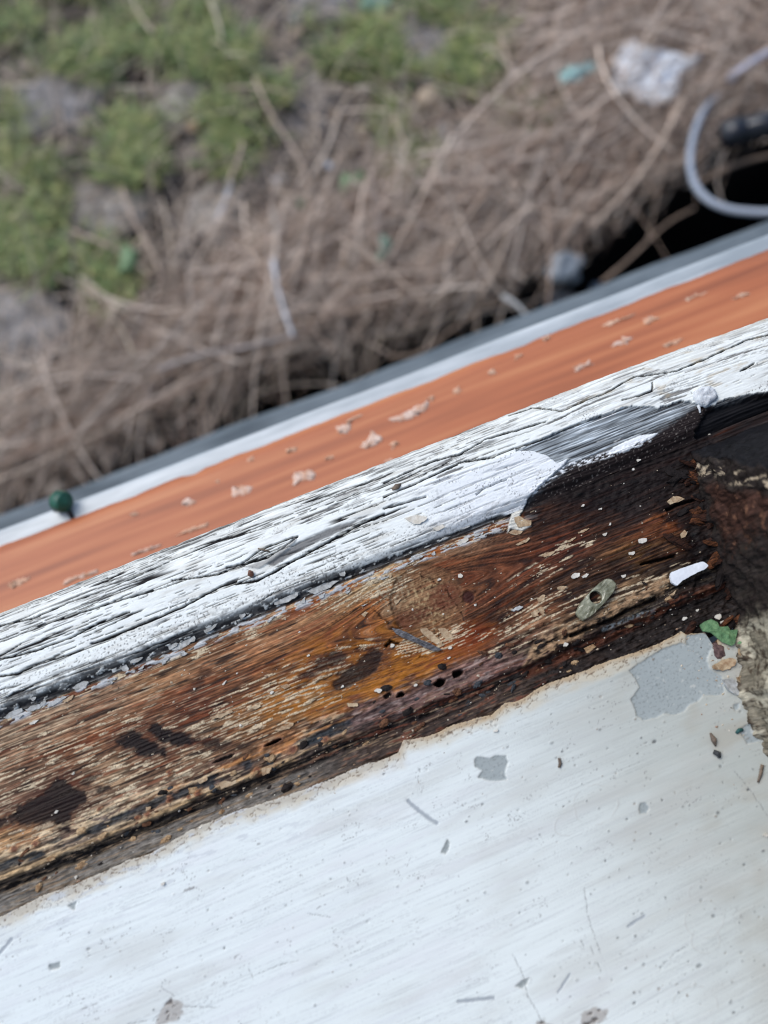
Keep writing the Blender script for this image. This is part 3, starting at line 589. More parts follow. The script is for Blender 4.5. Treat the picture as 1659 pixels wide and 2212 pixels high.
# thin scratches and hair cracks
for pts in [Sm(c8, (862, 515), (880, 640), (910, 730), (935, 800)), Sm(c8, (850, 740), (865, 780)), Sm(c8, (1510, 15), (1580, 100), (1659, 215)), Sm(c8, (890, 770), (905, 810)), Sm(c8, (922, 835), (935, 875)),
            Sm(c7, (1120, 885), (1200, 850), (1290, 825)), Sm(c7, (560, 1100), (640, 1085)), Sm(c7, (700, 940), (760, 980)), Sm(c8, (555, 800), (600, 895), (620, 980), (680, 1090)), Sm(c7, (1330, 625), (1430, 640)),
            Sm(c7, (800, 1025), (940, 1030)), Sm(c7, (665, 1090), (720, 1020), (750, 985)), Sm(c8, (1190, 860), (1250, 800), (1310, 762)), Sm(c7, (1075, 860), (1100, 910)), Sm(c7, (445, 735), (470, 775), (490, 768))]:
    mk = q.line(pts, .07, .12, .5); q.mix(lin(104, 104, 104), mk * .8); q.Z -= .15 * mk
for _k in range(30):
    cx, cy = rng.uniform(-120, 95), rng.uniform(-100, -8); an = rng.normal(.1, .9); ln = rng.uniform(2, 12)
    pts = [(cx, cy), (cx + ln * .5 * math.cos(an), cy + ln * .5 * math.sin(an) + rng.normal(0, .4)), (cx + ln * math.cos(an), cy + ln * math.sin(an))]
    mk = q.line(pts, .02, .13, .9); q.mix(lin(176, 178, 178), mk * .6)
for (c, r_) in [(c8(910, 157), 6.5), (c8(1385, 738), 4.0), (c8(1340, 1035), 6.5), (c8(780, 248), 3.2), (c8(1345, 533), 2.2), (c8(1380, 650), 5.5)]:
    c = S(*c); d = np.abs(np.hypot(X - c[0], (Y - c[1]) * 1.2) - r_ * (1 + .08 * pn(X / 3, Y / 3, 7))); mk = ss(.28, .05, d) * ss(-.35, .15, pn(X / 5, Y / 5, int(r_ * 10)))
    q.mix(lin(176, 174, 168), mk * .45); q.Z += .06 * mk
# broken spots near the lower edge of the view
for pts in [Sm(c7, (690, 1060), (740, 985), (790, 1010), (800, 1050), (770, 1090), (680, 1110)), Sm(c8, (850, 1060), (900, 1030), (960, 1040), (960, 1080), (900, 1110), (850, 1110)), Sm(c8, (660, 1085), (690, 1080), (720, 1110), (660, 1120))]:
    mk = q.poly(pts, .4, 1.6); q.mix(lin(150, 142, 134), mk * .7); mk2 = mk * ss(.15, .35, fbm(X / 2, Y / 1.5, 241, 3)); q.mix(lin(82, 76, 72), mk2 * .85); q.Z -= .3 * mk2
# pinholes, nibs and grit trapped in the paint
for _k in range(620):
    cx, cy = rng.uniform(-140, 98), rng.uniform(-108, -6)
    if _k > 400: cx = rng.uniform(20, 95)
    r_ = abs(rng.normal(.03, .12)) + .09; ix = slice(max(np.searchsorted(xs, cx - 2), 0), np.searchsorted(xs, cx + 2))
    j = np.searchsorted(ss_, np.interp(cx, xs, top_v) - cy); iy = slice(max(j - 6, 0), j + 7)
    el_ = rng.uniform(.6, 1.8); d = np.hypot((X[iy, ix] - cx) / el_, Y[iy, ix] - cy) / r_; mk = ss(1.5, .6, d); kk = rng.uniform(.2, .85)
    col = lin(70, 74, 76) if rng.random() < .75 else lin(120, 104, 88)
    q.C[iy, ix] += (col - q.C[iy, ix]) * (mk * kk)[..., None]; q.Z[iy, ix] += (.15 if rng.random() < .5 else -.2) * mk
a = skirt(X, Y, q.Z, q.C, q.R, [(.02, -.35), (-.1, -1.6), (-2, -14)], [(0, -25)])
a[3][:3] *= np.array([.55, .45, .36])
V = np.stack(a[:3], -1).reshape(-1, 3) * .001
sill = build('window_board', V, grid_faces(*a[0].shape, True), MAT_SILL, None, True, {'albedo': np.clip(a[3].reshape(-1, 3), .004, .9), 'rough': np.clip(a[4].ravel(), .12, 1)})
tag(sill, 'white brush painted window board with grey chips along the rotten rail', 'window board', kind='thing')
SILLZ = (xs, top_v, ss_, q.Z.copy())

def zs(x, y):
    """height of the worn surface (m) under a point given in m"""
    x, y = x * 1000, y * 1000
    tv = np.interp(x, SILLZ[0], SILLZ[1])
    if y < tv:
        i = min(np.searchsorted(SILLZ[0], x), len(SILLZ[0]) - 1); j = min(np.searchsorted(SILLZ[2], tv - y), len(SILLZ[2]) - 1); return SILLZ[3][j, i] * .001
    xs_, vs_, Z_ = RAILF if y < V_WB else NOSE
    i = min(np.searchsorted(xs_, x), len(xs_) - 1); j = min(np.searchsorted(vs_, y), len(vs_) - 1); return Z_[j, i] * .001
def zs_arr(x, y): return np.array([zs(a_, b_) for a_, b_ in zip(np.atleast_1d(x), np.atleast_1d(y))])

# ---------------- jamb: right hand upright, rotten at the foot
ya = np.r_[np.linspace(-420, -62, 20), np.arange(-60, 46.5, .4)]; za = np.r_[np.arange(-4, 48, .45), 48 + np.geomspace(1, 1300, 26)]  # upper length is unseen, drawn tall to shade the board's right side
nY = len(ya); Yg, Zg = np.meshgrid(np.r_[ya, np.full(26, 47.0)], za)
xj = np.interp(np.r_[ya, np.full(26, 47.0)], [-420, -60, -41, -26, -20, -5, 1, 22, 43, 47], [92, 93, 94.5, 95, 99, 104.5, 106, 109, 114, 116])
Xg = xj[None, :] + 0 * Yg; Xg[:, nY:] = 116 + np.r_[0.0, np.geomspace(.6, 110, 25)][None, :]
Yg = Yg - .48 * np.clip(Zg, 0, 60) * ss(-10, 46, Yg)
q = Surf(Xg, Yg, lin(128, 120, 104), .7); u_ = Yg + Zg * .15
n1 = fbm(u_ / 1.5, Zg / 7, 301, 4); n2 = fbm(u_ / .6, Zg / 6, 303, 3); n3 = fbm(u_ / 3, Zg / 3, 305, 5, .6)
n4 = fbm(u_ / 5, Zg / 12, 315, 4); q.C *= np.exp(.7 * n2 + .9 * n4)[..., None]; q.mix(lin(178, 170, 150), .75 * ss(.10, .16, n4)); q.mix(lin(58, 45, 34), .85 * ss(.16, .26, n3)); crk = ss(.05, .015, np.abs(n4 - .02)); q.mix(lin(46, 37, 30), .8 * crk)
inner = ss(-12, -4, Yg + 5 * n3)
q.mix(lin(34, 28, 27) * (1 + .9 * n2)[..., None], inner * .97, .6)
mb = inner * ss(2, 9, Zg + 5 * n3 + 3 * n1) * ss(10, 20, Yg + 7 * n3) * ss(40, 37, Yg + .48 * np.clip(Zg, 0, 60)); q.mix(lin(58, 38, 31) * np.exp(1.2 * n1 + .8 * n2)[..., None], mb * .9); q.mix(lin(112, 80, 62), mb * .8 * ss(.15, .4, n3) * ss(6, 12, Zg))
q.mix(lin(190, 172, 146), inner * .8 * ss(2.6, .8, np.abs(Yg + .48 * np.clip(Zg, 0, 60) - 42.5 + 2 * n3)) * ss(.10, .2, n1)); 
q.C[:, nY:] = lin(24, 23, 25) * (1 + .9 * fbm(Xg[:, nY:] / 2.5, Zg[:, nY:] / 2.5, 309, 4))[..., None]
Xd = Xg + (2.4 * fbm(u_ / 5, Zg / 7, 321, 3) + .35 * n2 + .45 * n1) * (.35 + .65 * inner) * ss(0, .6, np.ones_like(Xg)); Xd[:, nY:] = Xg[:, nY:]
Yd = Yg + 2.2 * fbm(Zg / 6, Yg / 9, 311, 4) * ss(20, 47, Yg + .48 * np.clip(Zg, 0, 60)); Xd[:, nY:] += 1.6 * fbm(Zg[:, nY:] / 4, Xg[:, nY:] / 5, 313, 3); Yd[:, nY:] += 2.4 * fbm(Xg[:, nY:] / 5, Zg[:, nY:] / 5, 307, 4)
foot_curl = ss(6, -1, Zg) * ss(-6, -12, Yg); Xd -= 3.0 * foot_curl * (1 + n3)
V = np.stack([Xd, Yd - 50, Zg - 1.0], -1).reshape(-1, 3) * .001
jamb = build('jamb', V, grid_faces(*Xg.shape, True), MAT_JAMB, frame, True, {'albedo': np.clip(q.C.reshape(-1, 3), .004, .9), 'rough': np.full(Xg.size, .65)})

# broken pieces of the rotten foot (sub-parts of jamb) and crumbs of old putty along the joint (sub-parts of rail)
M_ROT = [plain_mat('rot_a', (62, 38, 28), (28, 20, 18), 420, .8, .1, .8, stretch=(1, 4, 1)), plain_mat('rot_b', (104, 64, 40), (44, 28, 22), 420, .8, .1, .8, stretch=(1, 4, 1)), plain_mat('rot_c', (34, 29, 28), (20, 17, 17), 420, .8, .1, .8)]
r_ = random.Random(41)
for i in range(34):
    y_ = r_.uniform(-8, 48); xb = float(np.interp(y_, [-20, -5, 1, 22, 43, 48], [99, 104.5, 106, 109, 114, 116])); x_ = xb - abs(r_.gauss(0, 5)) + 1.5; L_ = r_.uniform(1.5, 5.0); w_ = r_.uniform(.6, 1.6)
    z_ = zs(x_ * .001, y_ * .001); V, F = rock((0, 0, 0), L_ * .001, w_ * .001, w_ * .0008, 60 + i, 9, 6, .45)
    Rm = np.array(Matrix.Rotation(r_.uniform(-.9, .9), 3, 'Z') @ Matrix.Rotation(r_.uniform(-.5, .5), 3, 'Y')); V = V @ Rm.T + np.array([x_ * .001, y_ * .001 - .05, z_ + .0004])
    build('rotten_splinter', V, F, M_ROT[i % 3], jamb, False)
M_PUT = [plain_mat('putty_a', (176, 150, 116), (120, 92, 66), 700, .8, .1, .6), plain_mat('putty_b', (70, 74, 78), (40, 42, 44), 700, .7, .1, .6), plain_mat('putty_c', (112, 78, 56), (58, 40, 32), 700, .8, .1, .6), plain_mat('putty_d', (44, 38, 36), (26, 23, 22), 700, .8, .1, .6)]
for i in range(150):
    x_ = r_.uniform(-128, 92); y_ = r_.gauss(7.5, 4.2) if i % 3 else r_.gauss(1.0, 2.2)
    if not -2.0 < y_ < 15: continue
    L_ = r_.uniform(.5, 1.9); w_ = L_ * r_.uniform(.3, .7); z_ = zs(x_ * .001, y_ * .001)
    if y_ * 1.0 < np.interp(x_, SILLZ[0], SILLZ[1]) + .6: continue
    V, F = rock((x_ * .001, y_ * .001 - .05, z_), L_ * .001, w_ * .001, w_ * .0007, 160 + i, 8, 5, .4, rot=r_.gauss(0, .3))
    k_ = r_.choice([0, 0, 1, 2, 3]) if x_ < -10 else (r_.choice([1, 2, 2, 3]) if x_ < 40 else r_.choice([2, 3, 3, 0]))
    build('putty_crumb', V, F, M_PUT[k_], rail, False)

# ================================================================== small things on the frame (metres)
def W(f, *pts): return [(p[0] * .001, p[1] * .001) for p in (S(*f(*p_)) for p_ in pts)]
def ident(x, y): return (x, y)
M_CHIP = plain_mat('loose_paint', (206, 202, 192), (172, 164, 148), 600, .6, .3, .3, lo=.3, hi=.8)
M_CREAM = plain_mat('cream_flake', (182, 162, 132), (140, 112, 84), 700, .7, .3, .4)
M_GFLAKE = plain_mat('grey_flake', (182, 184, 182), (138, 138, 134), 700, .7, .3, .4)

# paint flakes still holding on along the seam and the edges (parts of the frame)
def flake(pts, mat, parent, curl=.0005, th=.0003, seed=0, lift=0.0):
    c = np.mean(pts, 0)
    zz = float(np.median(zs_arr([p[0] for p in pts] + [c[0]], [p[1] for p in pts] + [c[1]])))
    rr = random.Random(seed); tx, ty = rr.uniform(-.06, .06), rr.uniform(-.06, .06); sc = max(np.ptp([p[0] for p in pts]), 1e-4)
    off = 0.0 if parent is sill else 0.05
    if parent is frame: parent = rail if c[1] * 1000 < V_WB else nosing
    V, F = plate([(p[0], p[1]) for p in pts], zz + .0001 + lift, th, 18, 3,
                 lambda x, y, t: curl * (((x - c[0]) / sc) ** 2 * 3) + 0 * x, seed=seed, jag=sc * .018)
    V[:, 2] += (V[:, 0] - c[0]) * tx + (V[:, 1] - c[1]) * ty; V[:, 1] -= off
    return build('paint_flake', V, F, mat, parent, False)
FL = [(r5, M_GFLAKE, [(600, 110), (660, 50), (720, 45), (745, 70), (690, 95), (630, 125)]), (r5, M_GFLAKE, [(215, 290), (260, 260), (340, 240), (400, 225), (330, 275), (240, 310)]),
      (r5, M_GFLAKE, [(30, 350), (110, 290), (185, 275), (195, 305), (130, 335), (60, 370)]), (r5, M_CHIP, [(245, 400), (300, 375), (330, 370), (290, 405), (255, 415)]),
      (r5, M_CREAM, [(525, 215), (575, 185), (620, 165), (600, 200), (545, 230)]), (r5, M_GFLAKE, [(400, 250), (470, 200), (560, 170), (590, 160), (520, 210), (440, 260)]),
      (c5, M_GFLAKE, [(1180, 385), (1215, 365), (1285, 345), (1290, 365), (1230, 395), (1185, 405)]), (c5, M_GFLAKE, [(1330, 345), (1350, 315), (1430, 300), (1470, 290), (1430, 325), (1360, 355)]),
      (c5, M_GFLAKE, [(1455, 240), (1470, 235), (1495, 265), (1490, 280), (1470, 278)]), (c5, M_GFLAKE, [(735, 590), (780, 560), (840, 535), (850, 555), (800, 580), (750, 600)]),
      (c5, M_GFLAKE, [(515, 670), (540, 655), (560, 680), (535, 690)]), (c5, M_GFLAKE, [(315, 760), (345, 735), (385, 735), (370, 755), (330, 770)]),
      (c5, M_GFLAKE, [(40, 870), (80, 850), (105, 860), (70, 880)]), (c5, M_GFLAKE, [(560, 640), (620, 625), (600, 650), (565, 655)]), (c5, M_GFLAKE, [(880, 510), (940, 480), (925, 505), (890, 525)]),
      (c6, M_CHIP, [(90, 25), (150, 15), (190, 30), (150, 55), (110, 45)]), (c6, M_CHIP, [(212, 70), (250, 55), (265, 68), (225, 85)]), (c6, M_CHIP, [(310, 135), (360, 110), (365, 125), (320, 148)]),
      (r3, M_CREAM, [(580, 755), (630, 750), (700, 810), (770, 880), (760, 910), (690, 870), (640, 830), (590, 790)]), (r3, M_CREAM, [(730, 760), (780, 745), (830, 790), (860, 840), (820, 860), (770, 820)]),
      (r3, M_CREAM, [(95, 640), (130, 615), (150, 625), (120, 660)]), (r3, M_CREAM, [(1500, 630), (1530, 605), (1560, 625), (1540, 660), (1515, 665)]), (r3, M_CREAM, [(1550, 590), (1590, 575), (1615, 620), (1580, 625)]),
      (r3, M_GFLAKE, [(1330, 600), (1400, 570), (1440, 575), (1400, 605), (1340, 615)]),
      (r4, M_CREAM, [(115, 670), (165, 655), (200, 690), (255, 700), (260, 735), (210, 745), (150, 750), (120, 710)]), (r4, M_CREAM, [(65, 790), (110, 770), (190, 780), (170, 805), (100, 810)]),
      (r4, M_CREAM, [(345, 980), (410, 955), (465, 940), (440, 970), (370, 995)]), (r4, M_CREAM, [(645, 790), (700, 760), (740, 755), (700, 785), (655, 800)]), (r4, M_CREAM, [(555, 865), (600, 835), (630, 825), (600, 860), (565, 872)]),
      (r4, M_CREAM, [(130, 890), (200, 850), (240, 830), (250, 845), (190, 885), (140, 900)]), (r4, M_CHIP, [(585, 1155), (620, 1125), (660, 1130), (655, 1155), (605, 1175)]), (r4, M_CHIP, [(675, 1155), (715, 1130), (735, 1135), (715, 1160), (685, 1168)]),
      (r4, M_CREAM, [(305, 1340), (350, 1305), (375, 1310), (365, 1350), (320, 1375)]), (r4, M_CREAM, [(470, 1245), (520, 1232), (555, 1240), (530, 1265), (480, 1265)]), (r4, M_CREAM, [(260, 1455), (295, 1440), (320, 1480), (290, 1490)]),
      (r4, M_CREAM, [(1390, 530), (1440, 485), (1500, 490), (1530, 510), (1480, 530), (1420, 555)]), (r4, M_CREAM, [(310, 1430), (335, 1405), (370, 1470), (355, 1485)]),
      (r1, M_CREAM, [(490, 1470), (540, 1420), (620, 1400), (660, 1430), (610, 1470), (530, 1500)]), (r1, M_CREAM, [(640, 1850), (690, 1800), (720, 1830), (700, 1880), (655, 1895)]),
      (r6, M_CREAM, [(560, 610), (620, 585), (635, 600), (590, 625)]), (r6, M_CREAM, [(775, 450), (830, 435), (855, 450), (810, 475)]), (r6, M_CREAM, [(330, 1170), (360, 1150), (440, 1150), (520, 1120), (500, 1150), (400, 1190), (335, 1210)]),
      (r6, M_CREAM, [(1265, 575), (1350, 578), (1350, 600), (1280, 605)]), (r6, M_CREAM, [(270, 680), (340, 660), (420, 625), (430, 640), (350, 680), (280, 695)]), (r6, M_CREAM, [(640, 1060), (720, 1050), (700, 1090), (650, 1110)]),
      (r6, M_CREAM, [(170, 1150), (240, 1120), (245, 1140), (190, 1170)]), (r6, M_CREAM, [(735, 780), (800, 745), (880, 715), (870, 745), (800, 780)])]
for i, (f, mt, pts) in enumerate(FL): flake(W(f, *pts), mt, frame, seed=i, curl=.0004)
for i in range(46):                                        # smaller ones scattered along the seam and over the primer patches
    if i < 34: dx = rng.uniform(-20, 1090); x0, y0 = S(dx, 1541 - dx * .3855 + rng.normal(12, 14))
    else:
        cx, cy, sx, sy = [(250, 1720, 120, 30), (560, 1560, 110, 30), (1160, 1340, 60, 40), (100, 1760, 90, 30), (1350, 1290, 60, 25), (790, 1270, 40, 30)][i % 6]
        x0, y0 = S(cx + rng.normal(0, sx), cy - rng.normal(0, sx) * .0 + rng.normal(0, sy))
    if y0 < 3 or y0 > 80 or x0 > 100: continue
    L_ = rng.uniform(.7, 2.1); w_ = L_ * rng.uniform(.3, .6); k_ = rng.integers(5, 8); an = np.sort(rng.uniform(0, 2 * math.pi, k_))
    pts = [((x0 + L_ * math.cos(t)) * .001, (y0 + w_ * math.sin(t) + .1 * L_ * math.cos(t)) * .001) for t in an]
    flake(pts, (M_GFLAKE if i < 34 else M_CREAM), frame, seed=200 + i, th=.00022, curl=.0003)

# curled remains of paint at the foot of the jamb (parts)
for i, pts in enumerate([[(1410, 1240), (1450, 1205), (1540, 1230), (1640, 1320), (1620, 1340), (1540, 1280), (1460, 1260)], [(1430, 1360), (1470, 1300), (1480, 1340), (1450, 1420), (1430, 1410)], [(1280, 1150), (1400, 1130), (1440, 1160), (1380, 1270), (1330, 1290), (1290, 1220)],
                         [(1100, 1510), (1220, 1490), (1300, 1560), (1440, 1630), (1560, 1740), (1520, 1780), (1340, 1700), (1160, 1640)], [(980, 1350), (1060, 1310), (1190, 1250), (1260, 1290), (1250, 1350), (1120, 1400), (1000, 1400)], [(1500, 1430), (1560, 1400), (1620, 1480), (1600, 1560), (1540, 1520)],
                         [(1260, 1480), (1400, 1450), (1440, 1540), (1300, 1560)], [(1590, 1620), (1640, 1600), (1659, 1680), (1620, 1700)]]):
    flake(W(r2, *pts), [M_CREAM, M_GFLAKE][i % 2], sill, seed=400 + i, curl=.0012, th=.0004, lift=.0003 if i < 3 else .0001)

# --- shim with a hole
M_SHIM = plain_mat('olive_plastic', (92, 92, 72), (150, 150, 128), 330, .25, .6, .5, lo=.35, hi=.7, dist=.0006, sss=.15)
out = np.array(W(r4, (618, 1462), (655, 1385), (700, 1330), (760, 1265), (815, 1215), (860, 1185), (890, 1178), (925, 1190), (957, 1222), (945, 1262), (925, 1300), (860, 1375), (770, 1470), (725, 1505), (682, 1527), (645, 1500)))
hc = np.array(W(r4, (780, 1336))[0]); zc = max(zs(*p) for p in [tuple(hc)] + [tuple(o) for o in out[::3]]) + .0002
n = 96; th = np.linspace(0, 2 * math.pi, n, endpoint=False)
def at_angle(t):
    d = np.array([math.cos(t), math.sin(t)]); best = None
    for a_, b_ in zip(out, np.roll(out, -1, 0)):
        M_ = np.array([d, -(b_ - a_)]).T
        if abs(np.linalg.det(M_)) < 1e-12: continue
        s__, u__ = np.linalg.solve(M_, a_ - hc)
        if s__ > 0 and -1e-6 <= u__ <= 1 + 1e-6: best = s__ if best is None else max(best, s__)
    return hc + d * (best or .004)
rim = np.array([at_angle(t) for t in th]); hr = .0020; hole = hc + hr * np.c_[np.cos(th), np.sin(th)]
lay = []
for (k, zz) in [(1.0, 0.0), (1.0, .0014), (.93, .0021), (.6, .00225), (.25, .00235)]:
    q_ = hole + (rim - hole) * k; lay.append(np.c_[q_, zc + zz + .0004 * fbm(q_[:, 0] * 500, q_[:, 1] * 500, 3, 2) * (k < 1)])
lay.append(np.c_[hole, np.full(n, zc + .0022)]); lay.append(np.c_[hole, np.full(n, zc)])
V = np.vstack(lay); F = [(i * n + j, i * n + (j + 1) % n, ((i + 1) % 7) * n + (j + 1) % n, ((i + 1) % 7) * n + j) for i in range(7) for j in range(n)]
tag(build('plastic_shim', V, F, M_SHIM, None, False), 'olive translucent six-sided plastic tab with a round hole on the rail', 'plastic tab')

# --- other single finds
def chip(name, f, pts, mat, label, cat, th=.0008, curl=.0006, group=None, seed=0, lift=0.0002, rings=4):
    p = W(f, *pts); c = np.mean(p, 0); zz = max(zs(*q_) for q_ in p + [tuple(c)]) if len(p) < 9 else float(np.percentile(zs_arr([a_[0] for a_ in p], [a_[1] for a_ in p]), 80))
    sc = np.ptp(np.array(p), axis=0).max()
    V, F = plate(p, zz + lift, th, 64, rings, lambda x, y, t: curl * np.clip(2 * t, 0, 1) * (.6 + .8 * pn(x * 900, y * 900, seed)) + 0 * x, jag=sc * .0025, seed=seed)
    return tag(build(name, V, F, mat, None, False), label, cat, group)
M_WS = plain_mat('white_plastic', (222, 226, 230), (204, 208, 214), 300, .5, .4, .3)
chip('plastic_strip', r2, [(500, 318), (512, 275), (600, 240), (700, 205), (800, 172), (880, 150), (940, 195), (905, 235), (830, 268), (760, 305), (690, 345), (640, 368), (580, 430), (515, 395)], M_WS, 'white plastic strip with one jagged end in the dark corner', 'plastic strip', .0012, .0, lift=.0012)
M_SPL = plain_mat('grey_wood', (118, 118, 122), (72, 70, 72), 500, .8, .3, .6, stretch=(1, 3, 1))
chip('wood_splinter', r3, [(348, 755), (420, 768), (480, 795), (540, 830), (660, 880), (770, 935), (690, 942), (620, 915), (560, 880), (440, 835), (375, 795)], M_SPL, 'grey weathered wood splinter lying across the lower side of the knot', 'splinter', .0010, .0008, seed=3)
M_MOSS = plain_mat('green_film', (106, 138, 98), (78, 112, 78), 700, .8, .2, .6)
chip('green_flake', r2, [(835, 885), (880, 850), (960, 815), (1040, 855), (1058, 905), (1160, 900), (1195, 968), (1270, 935), (1245, 1030), (1235, 1090), (1200, 1125), (1090, 1080), (1020, 1020), (960, 970), (865, 955)], M_MOSS, 'bright green ragged flake in the corner above the grey patch', 'paint flake', .0006, .0006, seed=5, lift=.0008)
chip('green_flake', r2, [(1265, 1095), (1310, 1035), (1345, 1080), (1378, 1118), (1310, 1128)], M_MOSS, 'small green crumb right beside the bright green ragged flake', 'paint flake', .0006, .0005, seed=6, lift=.0008)
M_PUPA = plain_mat('dark_crust', (66, 50, 50), (110, 88, 84), 900, .8, .2, .8)
c = W(r2, (1070, 1180))[0]; V, F = rock((c[0], c[1], zs(*c) + .0011), .0021, .0031, .0017, 4, amp=.16, rot=-.35); tag(build('insect_cocoon', V, F, M_PUPA), 'dark brown crusty cocoon below the green flake', 'cocoon')
M_SILK = plain_mat('silk', (206, 210, 212), (186, 188, 190), 900, .9, .1, .5, sss=.4)
pp = W(r1, (780, 250), (790, 200), (850, 150), (950, 130), (1040, 170), (1060, 230), (1090, 265), (1040, 310), (990, 345), (930, 390), (870, 365), (820, 330)); c = np.mean(pp, 0); zz = zs(*c)
V, F = plate(pp, zz - .0002, .0004, 30, 7, lambda x, y, t: .0020 * math.sqrt(min(1, 2 * t) * (2 - min(1, 2 * t))) * (1 + .35 * pn(x * 700, y * 700, 3)) + 0 * x, jag=.00012); silk = build('silk_nest', V, F, M_SILK); tag(silk, 'fluffy white spider nest at the paint edge above the black hollow', 'spider nest')
pl = W(r1, (850, 350), (870, 400), (872, 440)); V, F = tube([(x, y, zs(x, y) + .0006) for x, y in pl], [.0006, .0004, .0003], 6); build('thread', V, F, M_SILK, silk)
# loose white chips
CH = [(r5, (470, 1135), 1.0), (r6, (370, 428), 1.5), (r6, (718, 500), 1.2), (r6, (1500, 480), 2.0), (r6, (1232, 455), 1.0), (r6, (1600, 152), 1.3), (r6, (985, 228), .9), (r6, (485, 740), .8), (r6, (145, 472), 1.0),
      (r3, (820, 1000), .9), (r3, (740, 350), 1.0), (r3, (915, 320), 1.5), (r3, (1040, 560), .9), (r3, (830, 915), 1.0), (r3, (545, 1225), 1.1), (r4, (830, 595), 1.0), (r4, (685, 570), 1.1), (r4, (910, 720), .9), (r4, (870, 805), 1.2), (r4, (1178, 860), 2.4), (r4, (1025, 1150), 1.2),
      (r4, (1090, 965), 1.6), (r1, (160, 985), 1.2), (r1, (1020, 655), 1.0), (r1, (100, 1090), .8), (r2, (1190, 205), 1.1), (r2, (1085, 770), 2.0), (r2, (1145, 850), 1.9), (r2, (1480, 420), 1.6), (r2, (690, 800), 1.4), (r2, (1210, 520), 1.2), (r2, (840, 700), .9), (c6, (780, 573), 1.5), (c6, (480, 945), 1.2), (c7, (712, 495), 1.0), (c7, (330, 472), 1.2), (c8, (1640, 290), 1.3)]
LAND = [('the round knot', (924, 1301)), ('the olive plastic tab', (1285, 1293)), ('the white plastic strip', (1485, 1240)), ('the round worm holes', (950, 1475)), ('the twin dark blots', (340, 1590)), ('the large dark blot', (120, 1720)), ('the bright green flake', (1555, 1370)), ('the amber stain', (720, 1450)), ('the small grey patch', (1060, 1660)), ('the drip of white paint', (1120, 1130)), ('the black rotten corner', (1500, 1080))]
near = {}
for i, (f, c, r_) in enumerate(CH):
    dx, dy = f(*c); k = min(range(len(LAND)), key=lambda j: math.hypot(LAND[j][1][0] - dx, LAND[j][1][1] - dy)); near.setdefault(k, []).append((math.hypot(LAND[k][1][0] - dx, LAND[k][1][1] - dy), i))
ORD = ['nearest', 'second nearest', 'third nearest', 'fourth nearest', 'fifth nearest', 'sixth nearest', 'seventh nearest', 'eighth nearest', 'ninth nearest', 'tenth nearest']
CLAB = {i: 'tiny loose pale paint chip, %s of the chips to %s' % (ORD[o_], LAND[k][0]) for k, l_ in near.items() for o_, (d_, i) in enumerate(sorted(l_))}
for i, (f, c, r_) in enumerate(CH):
    c = W(f, c)[0]; k_ = 6; an = np.sort(rng.uniform(0, 2 * math.pi, k_) * .3 + np.arange(k_) * 2 * math.pi / k_); r_ *= .00062
    pts = [(c[0] + r_ * math.cos(t) * 1.1, c[1] + r_ * .8 * math.sin(t) * rng.uniform(.7, 1.1)) for t in an]
    V, F = plate(pts, zs(*c) + .0001, .0004, 12, 2, lambda x, y, t: .0001 + 0 * x, jag=r_ * .05, seed=i); o = build('paint_chip', V, F, M_CHIP, None, False)
    tag(o, CLAB[i], 'paint chip', 'loose paint chips')
# little twigs, husks on the board
M_HUSK = plain_mat('husk', (84, 74, 66), (120, 104, 88), 800, .7, .3, .5); M_DK = plain_mat('dark_bit', (58, 60, 62), (40, 40, 40), 800, .7, .3, .4)
for nm, f, pts, r_, mt, lb in [('seed_husk', c6, [(1402, 955), (1415, 985), (1425, 1012)], [.0003, .0009, .0002], M_HUSK, 'pointed brown seed husk on the white board below the grey patch'), ('seed_husk', c6, [(1415, 1035), (1435, 1045), (1440, 1060)], [.0007, .0009, .0005], M_DK, 'dark crumpled seed husk just below the pointed brown one'),
                               ('straw_bit', c8, [(1625, -15), (1618, 25), (1608, 62)], [.0005, .0005, .0003], M_HUSK, 'short dark straw on the board at the lower jamb'), ('straw_bit', c6, [(752, 1062), (757, 1085), (752, 1103)], [.0004, .0005, .0004], M_HUSK, 'tiny upright brown straw beside the small grey patch'),
                               ('green_thread', c6, [(1512, 955), (1525, 943), (1542, 940)], [.0004, .0006, .0005], plain_mat('teal_thread', (40, 92, 88), (24, 60, 60), 500), 'tiny dark teal thread on the board by the jamb'), ('wood_splinter', c5, [(1115, 158), (1140, 165), (1166, 172)], [.0002, .00035, .0002], M_HUSK, 'short brown needle on the cracked white paint'),
                               ('seed_husk', c5, [(1078, 255), (1085, 268), (1092, 280)], [.0004, .0011, .0006], plain_mat('rust_bit', (112, 70, 50), (70, 44, 34), 800), 'rusty brown crumb on the white lip below the open split'), ('seed_husk', c4, [(35, 1010), (55, 1000), (72, 985)], [.0003, .0010, .0004], M_HUSK, 'brown oval husk in the cracks of the white lip')]:
    p = W(f, *pts); rr = np.array(r_); V, F = tube([(x, y, zs(x, y) + r) for (x, y), r in zip(p, rr * .8)], rr, 7); tag(build(nm, V, F, mt), lb, nm.split('_')[-1])
